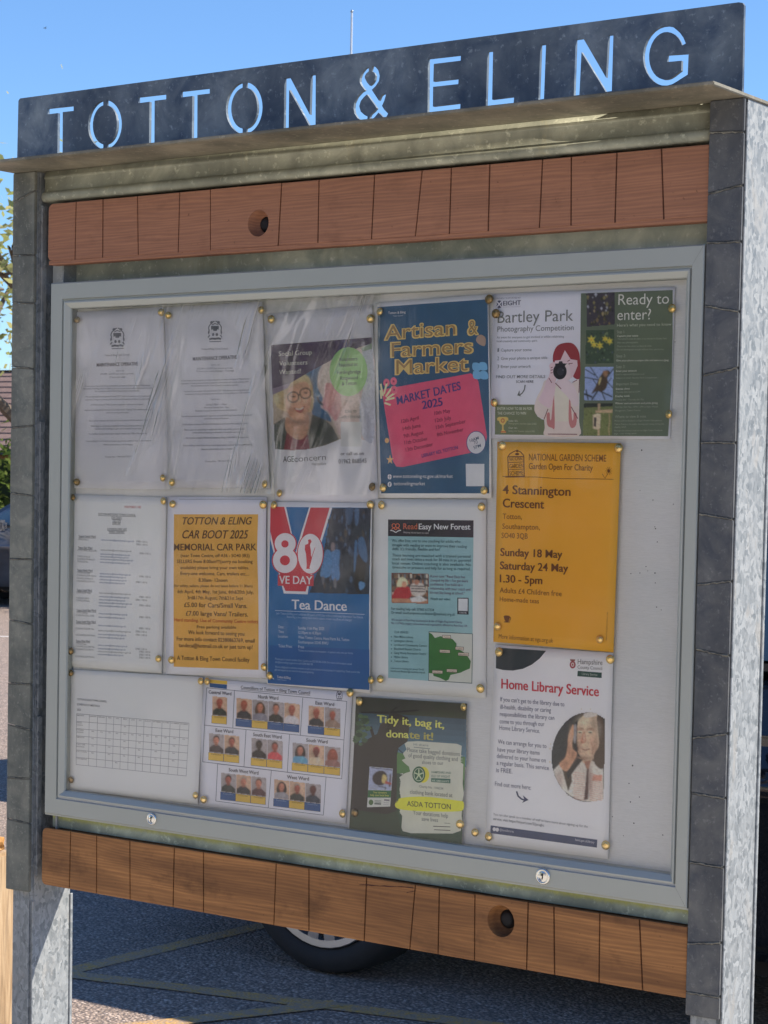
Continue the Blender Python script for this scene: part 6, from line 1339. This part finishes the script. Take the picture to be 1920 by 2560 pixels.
def car(name, label, cat, loc, rz, L_, W_, H, paint, style, group=None, belt=.98, ra=.95, fa=.95, sill=.27, roof=None, wr=.33):
    root = empty(name, (0, 0, 0), label, cat, group)
    hw = W_/2; ar = wr+.06
    def arc(cx): return [(cx-ar*math.cos(math.pi*i/12), wr+ar*math.sin(math.pi*i/12)) for i in range(13)]
    fr = L_-fa
    prof = [(.06, .34), (ra-ar-.01, .30)]+[(x, max(z, .29)) for x, z in arc(ra)]+[(ra+ar+.02, sill), (fr-ar-.02, sill)]+[(x, max(z, .29)) for x, z in arc(fr)]+[(L_-.12, .30), (L_-.03, .42), (L_, .62), (L_-.05, .80), (L_-.35, .93), (L_-1.15, belt+.04), (L_-1.3, belt+.05), (.10, belt+.05), (.03, belt-.05), (.0, .75), (.02, .5)]
    bm = bmesh.new(); plate_bm(bm, prof, [], lambda x, z: (x, -hw+.045, z), lambda x, z: (x, hw-.045, z))
    body = bmobj('body', bm, paint, root)
    # bulged flanks
    for s_ in (-1, 1):
        bm = bmesh.new(); plate_bm(bm, prof, [], lambda x, z: (x, s_*(hw-.045), z), lambda x, z: (x, s_*(hw-.0-.035*abs(z-.62)/.35), z))
        bmobj('side_panel', bm, paint, root, True)
    # greenhouse
    rf = roof or [(.10, .95), (.30, 1.0), (L_-2.35, 1.0), (L_-1.35, 0)]
    x0b, x0t, x1t, x1b = style; zt = H; zb = belt+.045; wb, wt = hw-.04, hw-.17
    bm = bmesh.new(); hexa_bm(bm, [(x0b, -wb, zb), (x1b, -wb, zb), (x1b, wb, zb), (x0b, wb, zb), (x0t, -wt, zt), (x1t, -wt, zt), (x1t, wt, zt), (x0t, wt, zt)])
    bev(bm, .06, 3); bmobj('roof', bm, paint, root, True)
    def side_x(x, f): return (x[0]*(1-f)+x[1]*f)
    npan = 3
    for s_ in (-1, 1):
        for k in range(npan):
            f0, f1 = k/npan+.018, (k+1)/npan-.018
            P = []
            for fz, fx in ((.10, f0), (.10, f1), (.86, f1), (.86, f0)):
                xa, xb = x0b+(x0t-x0b)*fz+.10, x1b+(x1t-x1b)*fz-.14
                P.append((xa+(xb-xa)*fx, s_*(wb+(wt-wb)*fz+.006), zb+(zt-zb)*fz))
            mesh('side_window', P, [(0, 1, 2, 3)], M['glassb'] if 'hatch' in name else M['glassd'], root)
            mesh('window_trim', [(P[0][0], P[0][1]+s_*.002, P[0][2]-.03), (P[1][0], P[1][1]+s_*.002, P[1][2]-.03), (P[1][0], P[1][1]+s_*.004, P[1][2]-.008), (P[0][0], P[0][1]+s_*.004, P[0][2]-.008)], [(0, 1, 2, 3)], M['alloy'] if 'hatch' in name else M['trim'], root)
            hx = P[0][0]+.14 if k == 0 else P[0][0]+.10
            o = box('door_handle', hx, hx+.17, s_*hw-.01 if s_ > 0 else -hw-.018, s_*hw+.018 if s_ > 0 else -hw+.01, belt-.13, belt-.10, paint, root, .006)
    for (xa, xb, fa_, fb_, nm) in ((x1b, x1t, .08, .9, 'windscreen'), (x0b, x0t, .12, .85, 'rear_window')):
        sg = 1 if nm == 'windscreen' else -1; P = []
        for f, s_ in ((fa_, -1), (fa_, 1), (fb_, 1), (fb_, -1)):
            P.append((xa+(xb-xa)*f+sg*.008, s_*(wb+(wt-wb)*f-.09), zb+(zt-zb)*f))
        mesh(nm, P, [(0, 1, 2, 3)], M['glassd'], root)
    for s_ in (-1, 1):
        wheel(root, ra, s_*(hw-.015), wr, s_, root); wheel(root, fr, s_*(hw-.015), wr, s_, root)
        a_, b_ = sorted((s_*(hw-.30), s_*(hw-.05)))
        box('tail_lamp', -.012, .12, a_, b_, .72, .93, M['lampr'], root, .02); box('headlamp', L_-.22, L_-.0, a_, b_, .66, .80, M['lampw'], root, .03)
        c0, c1 = sorted((s_*(hw-.02), s_*(hw+.16)))
        box('wing_mirror', L_-1.62, L_-1.50, c0, c1, belt+.02, belt+.16, paint, root, .03)
    box('rear_bumper', -.03, .3, -hw+.05, hw-.05, .33, .56, M['trim'], root, .04); box('front_bumper', L_-.3, L_+.015, -hw+.08, hw-.08, .30, .48, M['trim'], root, .04)
    box('underbody', .5, L_-.5, -hw+.15, hw-.15, .20, .5, M['dark'], root)
    root.location = loc; root.rotation_euler.z = rz
    return root
M['p_black'] = mat_paint('black_car_paint', (.008, .008, .010)); M['p_grey'] = mat_paint('dark_grey_car_paint', (.13, .132, .145)); M['p_silver'] = mat_paint('silver_car_paint', (.33, .34, .35))
_wc = G(787, 2440); CX, CY = _wc.x-.94, _wc.y+.915+.03
BC = car('parked_suv', 'black car right behind the noticeboard, silver wheel showing under the lower timber', 'car', (CX, CY, 0), 0.0, 4.55, 1.86, 1.68, M['p_black'], (.05, .22, 3.05, 3.55), 'parked cars', 1.02, .94, .92, .27, None, .345)
lathe('lock_cover', (-1.655, CY-.93-.002, .832), (0, -1, 0), [(.0275, 0), (.0275, .004), (.0235, .005), (.0225, .002), (.0, .0018)], M['trim'], BC) if False else None
# round emblem-like lock on the door, silver ring and disc
rg = lathe('door_lock', (2.475, -.938, .833), (0, -1, 0), [(.0275, -.006), (.0280, .002), (.0262, .004), (.0240, .003), (.0236, .0)], M['alloy'], None)
rg.parent = BC; rg.location = (0, 0, 0)
for v in rg.data.vertices: pass
dg_ = lathe('lock_barrel', (2.475, -.936, .833), (0, -1, 0), [(.0092, -.006), (.0092, .002), (.0, .003)], M['alloy'], None); dg_.parent = rg
car('parked_hatchback', 'dark grey hatchback parked far off to the left, seen beside the left post', 'car', (-16.2, 17.6, 0), R(201), 4.1, 1.75, 1.44, M['p_grey'], (.12, .5, 2.3, 3.1), 'parked cars', .94, .8, .85, .25)
car('shadow_saloon', 'silver car added unseen behind the noticeboard to cast the shadow at the left', 'car', (-7.05, 6.15, 0), 0, 4.3, 1.76, 1.45, M['p_silver'], (.15, .5, 2.5, 3.3), 'parked cars', .93, .85, .85, .25)  # hidden car, added for the shadow band left of the board

# ------------------------------------------------------------------ wooden post with a dry leaf
WD = mat_wood('sunlit_grey_timber', (.26, .17, .09), (.42, .30, .18), (.52, .39, .25), 5.5, .25)
def _vwood():
    t = NT('weathered_post_timber'); v = t.coord((22, 22, 1.3)); n1 = t.noise(v, 2.6, 6, .65, 1.0); n2 = t.noise(t.coord((60, 60, 3)), 3, 4, .6)
    c = t.ramp(n1, [(.3, (.24, .15, .075)), (.5, (.42, .29, .165)), (.7, (.55, .41, .26))]); c = t.mix(t.ramp(n2, [(.35, .5), (.55, 0.0)]), c, (.13, .08, .04))
    return t.pbr(c, .8, 0, t.bump(t.math('ADD', n1, n2), .4, .003))
BP = empty('wooden_post', (-2.26, .36, 0), 'squat weathered timber post in sunlight at the lower left edge', 'post')
bm = bmesh.new(); box_bm(bm, -2.345, -2.168, .26, .425, -.02, .838); bev(bm, .006, 2); bmobj('timber_shaft', bm, _vwood(), BP)
lf = plain('dry_orange_leaf', (.62, .30, .08), .6, var=.25, sc=60)
bm = bmesh.new(); bmesh.ops.create_icosphere(bm, subdivisions=3, radius=1)
for v in bm.verts:
    n_ = noise.noise(v.co*1.9+Vector((3, 1, 7))); v.co *= 1+.55*n_
    v.co = Vector((v.co.x*.030, v.co.y*.026, max(v.co.z*.021, -.017)))
lo_ = bmobj('dry_leaf', bm, lf); lo_.location = (-2.196, .375, .857); tag(lo_, 'crumpled dry orange leaf lying on top of the wooden post', 'leaf')

# ------------------------------------------------------------------ tree, hedge, houses
def leaf_mat(name, c0, c1, tr=.25):
    t = NT(name); f = t.noise(t.coord(), 3.1, 5, .7)
    oi = t.n('ShaderNodeNewGeometry')
    c = t.mix(oi.outputs['Random Per Island'], c0, c1)
    d = t.n('ShaderNodeBsdfDiffuse'); tl = t.n('ShaderNodeBsdfTranslucent'); t.l(c, d.inputs[0]); t.l(c, tl.inputs[0])
    m = t.n('ShaderNodeMixShader'); m.inputs[0].default_value = tr; t.l(d.outputs[0], m.inputs[1]); t.l(tl.outputs[0], m.inputs[2]); t.l(m.outputs[0], t.out.inputs[0]); return t.m
M['bark'] = plain('grey_bark', (.16, .125, .095), .9, var=.2, sc=12)
def leaves(name, centres, spread, n, size, mat, parent):
    V = []; F = []
    for _ in range(n):
        c = random.choice(centres); p_ = c+Vector((random.gauss(0, spread), random.gauss(0, spread), random.gauss(0, spread*.8)))
        a_ = Vector((random.gauss(0, 1), random.gauss(0, 1), random.gauss(0, .7))).normalized(); b_ = a_.orthogonal().normalized(); b_ = Matrix.Rotation(random.uniform(0, 6.28), 3, a_)@b_
        s_ = size*random.uniform(.5, 1.3); k = len(V)
        V += [p_-a_*s_, p_+b_*s_*.45, p_+a_*s_, p_-b_*s_*.45]; F.append((k, k+1, k+2, k+3))
    return mesh(name, V, F, mat, parent)
def tree(name, x, y, h, rad, label, lm, nl, size, zc, seed, group=None, spread=.3, cat='tree'):
    random.seed(seed); root = empty(name, (x, y, 0), label, cat, group); bm = bmesh.new(); tips = []
    def grow(p0, d, r0, l, dep):
        p1 = p0+d*l; cyl_bm(bm, p0, p1, r0, r0*.68, 7, False)
        if dep == 0: tips.append(p1); tips.append(p0.lerp(p1, .6)); return
        for _ in range(4 if dep > 2 else 3):
            nd = (d+Vector((random.gauss(0, .55), random.gauss(0, .55), random.gauss(.12, .35)))).normalized(); grow(p1, nd, r0*.62, l*random.uniform(.58, .82), dep-1)
    grow(Vector((x, y, -.1)), Vector((0, 0, 1)), h*.022, h*.26, 4)
    bmobj('trunk', bm, M['bark'], root)
    zs = max(t_.z for t_ in tips)
    tips = [t_ for t_ in tips if t_.z > zc]
    leaves('crown', tips, spread, nl, size, lm, root)
    return root
LY = leaf_mat('pale_spring_leaves', (.32, .36, .11), (.54, .50, .22), .5); LG = leaf_mat('green_hedge_leaves', (.05, .09, .02), (.16, .20, .05), .3)
def at(px, y):           # ground point under a photo column at a given distance beyond the board
    d = (px-960)/FPX*_r+_f; t_ = (y-CAM.y)/d.y; return CAM.x+d.x*t_
ty = 16.5; tree('spring_tree', at(150, ty), ty, 7.4, 2.2, 'tree with sparse pale yellow spring leaves beyond the car park at the left', LY, 5600, .065, 2.2, 21, spread=.6)
ty2 = 30.0; tree('garden_tree', at(700, ty2), ty2, 5.2, 2.2, 'low green tree hidden behind the noticeboard', LG, 3000, .12, 1.4, 5)
# hedge along the far side
HG = empty('hedge', (-20, 21, 0), 'bright green hedge behind the far parked car', 'hedge')
hp = [Vector((x_, 19.6+(x_+22)*.09+random.uniform(-.5, .6), random.uniform(.25, 2.1))) for x_ in [random.uniform(-34, 4) for _ in range(1500)]]
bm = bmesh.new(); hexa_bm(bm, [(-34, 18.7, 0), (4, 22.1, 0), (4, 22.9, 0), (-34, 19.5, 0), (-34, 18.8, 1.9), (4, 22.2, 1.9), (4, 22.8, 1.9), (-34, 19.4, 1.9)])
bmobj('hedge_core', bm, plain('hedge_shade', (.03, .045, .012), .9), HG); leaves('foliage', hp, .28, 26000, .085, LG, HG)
def _tile():
    t = NT('brown_roof_tiles'); f = t.noise(t.coord(), 4, 5, .7); g = t.noise(t.coord(), 30, 2)
    return t.pbr(t.mix(t.ramp(g, [(.4, 0.0), (.6, .5)]), t.ramp(f, [(.3, (.17, .105, .085)), (.7, (.27, .18, .15))]), (.12, .08, .07)), .85)
M['tile'] = _tile()
def _brick():
    t = NT('orange_brickwork'); b = t.n('ShaderNodeTexBrick'); b.inputs['Scale'].default_value = 4.4; b.inputs['Color1'].default_value = (.42, .17, .08, 1); b.inputs['Color2'].default_value = (.33, .13, .07, 1); b.inputs['Mortar'].default_value = (.40, .34, .28, 1); b.inputs['Mortar Size'].default_value = .012
    mp = t.n('ShaderNodeMapping'); mp.inputs['Rotation'].default_value = (R(90), 0, 0); g = t.n('ShaderNodeNewGeometry'); t.l(g.outputs['Position'], mp.inputs[0]); t.l(mp.outputs[0], b.inputs['Vector'])
    return t.pbr(b.outputs['Color'], .85)
M['brick'] = _brick(); M['render'] = plain('white_render', (.84, .83, .80), .85, var=.04, sc=1.5); M['upvc'] = plain('white_window_frame', (.7, .7, .7), .4)
def house(name, x0, x1, y0, y1, ze, zr_, wall, label, rz, piv, wins, group=None):
    root = empty(name, (0, 0, 0), label, 'house', group)
    box('wall', x0, x1, y0, y1, -.1, ze, wall, root)
    ym = (y0+y1)/2; o_ = .35
    # tiled slopes: courses of tiles stepping down each side
    nc = 14
    for s_, ya in ((-1, y0-o_), (1, y1+o_)):
        bm = bmesh.new()
        for k in range(nc):
            f0, f1 = k/nc, (k+1)/nc+.02; za = ze-.12
            pa = (ya+(ym-ya)*f0, za+(zr_-za)*f0); pb = (ya+(ym-ya)*f1, za+(zr_-za)*f1); up = .05
            P = [(x0-.3, pa[0], pa[1]+up), (x1+.3, pa[0], pa[1]+up), (x1+.3, pb[0], pb[1]+.012), (x0-.3, pb[0], pb[1]+.012), (x0-.3, pa[0], pa[1]), (x1+.3, pa[0], pa[1])]
            v = [bm.verts.new(q_) for q_ in P]; bm.faces.new(v[:4]); bm.faces.new((v[0], v[1], v[5], v[4]))
        bmobj('roof_slope', bm, M['tile'], root)
    for xa in (x0, x1): mesh('gable', [(xa, y0, ze), (xa, y1, ze), (xa, ym, zr_-.06)], [(0, 1, 2)], wall, root)
    box('chimney', x0+1.2, x0+1.8, ym-.3, ym+.3, zr_-.5, zr_+.7, M['brick'], root); box('gutter', x0-.3, x1+.3, y0-o_-.1, y0-o_, ze-.16, ze-.06, M['trim'], root)
    for (face, a_, b_, z0, z1) in wins:
        if face == 'y0': f = box('window_frame', a_, b_, y0-.04, y0+.05, z0, z1, M['upvc'], root); box('pane', a_+.07, b_-.07, y0-.05, y0-.03, z0+.07, z1-.07, M['glassd'], f)
        elif face == 'x1': f = box('window_frame', x1-.05, x1+.04, a_, b_, z0, z1, M['upvc'], root); box('pane', x1+.03, x1+.05, a_+.07, b_-.07, z0+.07, z1-.07, M['glassd'], f)
        elif face == 'y1': f = box('window_frame', a_, b_, y1-.05, y1+.04, z0, z1, M['upvc'], root); box('pane', a_+.07, b_-.07, y1+.03, y1+.05, z0+.07, z1-.07, M['glassd'], f)
    root.location = piv; root.rotation_euler.z = rz
    return root
W6 = [('y0', x_, x_+1.3, .9, 2.1) for x_ in (1, 3.6, 6.2)]
house('bungalow', 0, 10, 0, 7, 2.35, 4.35, M['brick'], 'low house with a brown tiled roof above the hedge at the left edge', R(8), (at(-10, 31)-9.5, 30, 0), W6, 'houses')
house('brick_house', 0, 9, 0, 7, 4.9, 7.2, M['brick'], 'orange brick house glimpsed past the right edge of the right post', R(6), (at(1935, 26)-8.0, 26, 0), [('y0', x_, x_+1.3, z_, z_+1.2) for x_ in (1, 3.6, 6.2) for z_ in (.9, 3.2)], 'houses')
# flagpole and bird in the sky
fx, fy = at(857, 36), 36
FP = empty('flagpole', (fx, fy, 0), 'thin pale pole rising into the sky behind the header sign', 'pole')
d_ = (857-960)/FPX*_r-(35-1280)/FPX*_u+_f; topz = CAM.z+d_.z*(fy-CAM.y)/d_.y
bm = bmesh.new(); cyl_bm(bm, (fx, fy, -.2), (fx, fy, topz), .045, .022, 12); bmobj('shaft', bm, plain('pale_pole_paint', (.62, .64, .68), .5), FP)
lathe('finial', (fx, fy, topz), (0, 0, 1), [(0, 0), (.03, .01), (.035, .04), (0, .07)], M['alloy'], FP, 10)
bd = (113-960)/FPX*_r-(70-1280)/FPX*_u+_f; bp = CAM+bd*60
bm = bmesh.new()
for P in ([(-.07, 0, .03), (0, -.02, 0), (0, .02, 0)], [(.06, 0, .045), (0, .02, 0), (0, -.02, 0)]): bm.faces.new([bm.verts.new(q_) for q_ in P])
bmesh.ops.solidify(bm, geom=bm.faces[:], thickness=.006)
cyl_bm(bm, (-.004, -.05, -.004), (.004, .05, -.012), .012, .006, 6)
bo = bmobj('bird', bm, M['trim']); bo.location = bp; tag(bo, 'tiny dark bird high in the sky at the upper left', 'bird')

# house behind the viewer that the glazing mirrors, then foliage and hall added for light
house('rendered_house', 0, 9, -7.6, 0, 5.2, 7.6, M['render'], 'white rendered house across the car park, mirrored in the glazing', 0, (-22, -9.5, 0), [('x1', y_, y_+.75, z_, z_+1.5) for y_ in (-7, -5.6, -4.2, -2.8, -1.4) for z_ in (.8, 3.2)]+[('y1', x_, x_+1.1, z_, z_+1.5) for x_ in (1, 3.2, 5.4, 7.3) for z_ in (.8, 3.2)], 'houses')
wp = []
for _ in range(2600):
    q_ = random.random(); x_ = -27+40*q_; y_ = -25.5+random.uniform(-2.5, 2.5)
    wp.append(Vector((x_, y_, random.uniform(.2, 1)**.7*(8.5+2*math.sin(x_*.9)))))
leaves('added_backdrop_leaves', wp, .5, 30000, .26, LG, None)['kind'] = 'stuff'  # unseen foliage, added so the glazing mirrors something dark
wo_ = [o for o in COL.objects if o.name.startswith('added_backdrop_leaves')][0]
wq = []
for f_ in (.47, .52, .57, .615, .66, .705, .74, .785, .83, .88, .92):
    f_ += random.uniform(-.012, .012); rr_ = random.uniform(10.5, 13.5); x_, y_ = -1.1-rr_*math.sin(f_), -rr_*math.cos(f_)
    wq += [Vector((x_+random.gauss(0, .11), y_+random.gauss(0, .2), random.uniform(.1, 5.0))) for _ in range(60)]
tag(leaves('added_screen_leaves', wq, .12, 9000, .11, LG, None), kind='stuff')  # unseen clumps, added so the mirrored white wall breaks into bright streaks
house('bounce_hall', 0, 17, 0, 6, 3.4, 5.0, plain('cream_render', (.74, .69, .60), .85, var=.04, sc=1.5), 'unseen long cream hall added behind the viewer to bounce warm light', 0, (-5.5, -17.5, 0), [('y1', x_, x_+1.3, .9, 2.2) for x_ in (1.5, 4.5, 7.5, 10.5, 13.5)], 'houses')  # added pale facade that throws sunlight back at the board
random.seed(3)
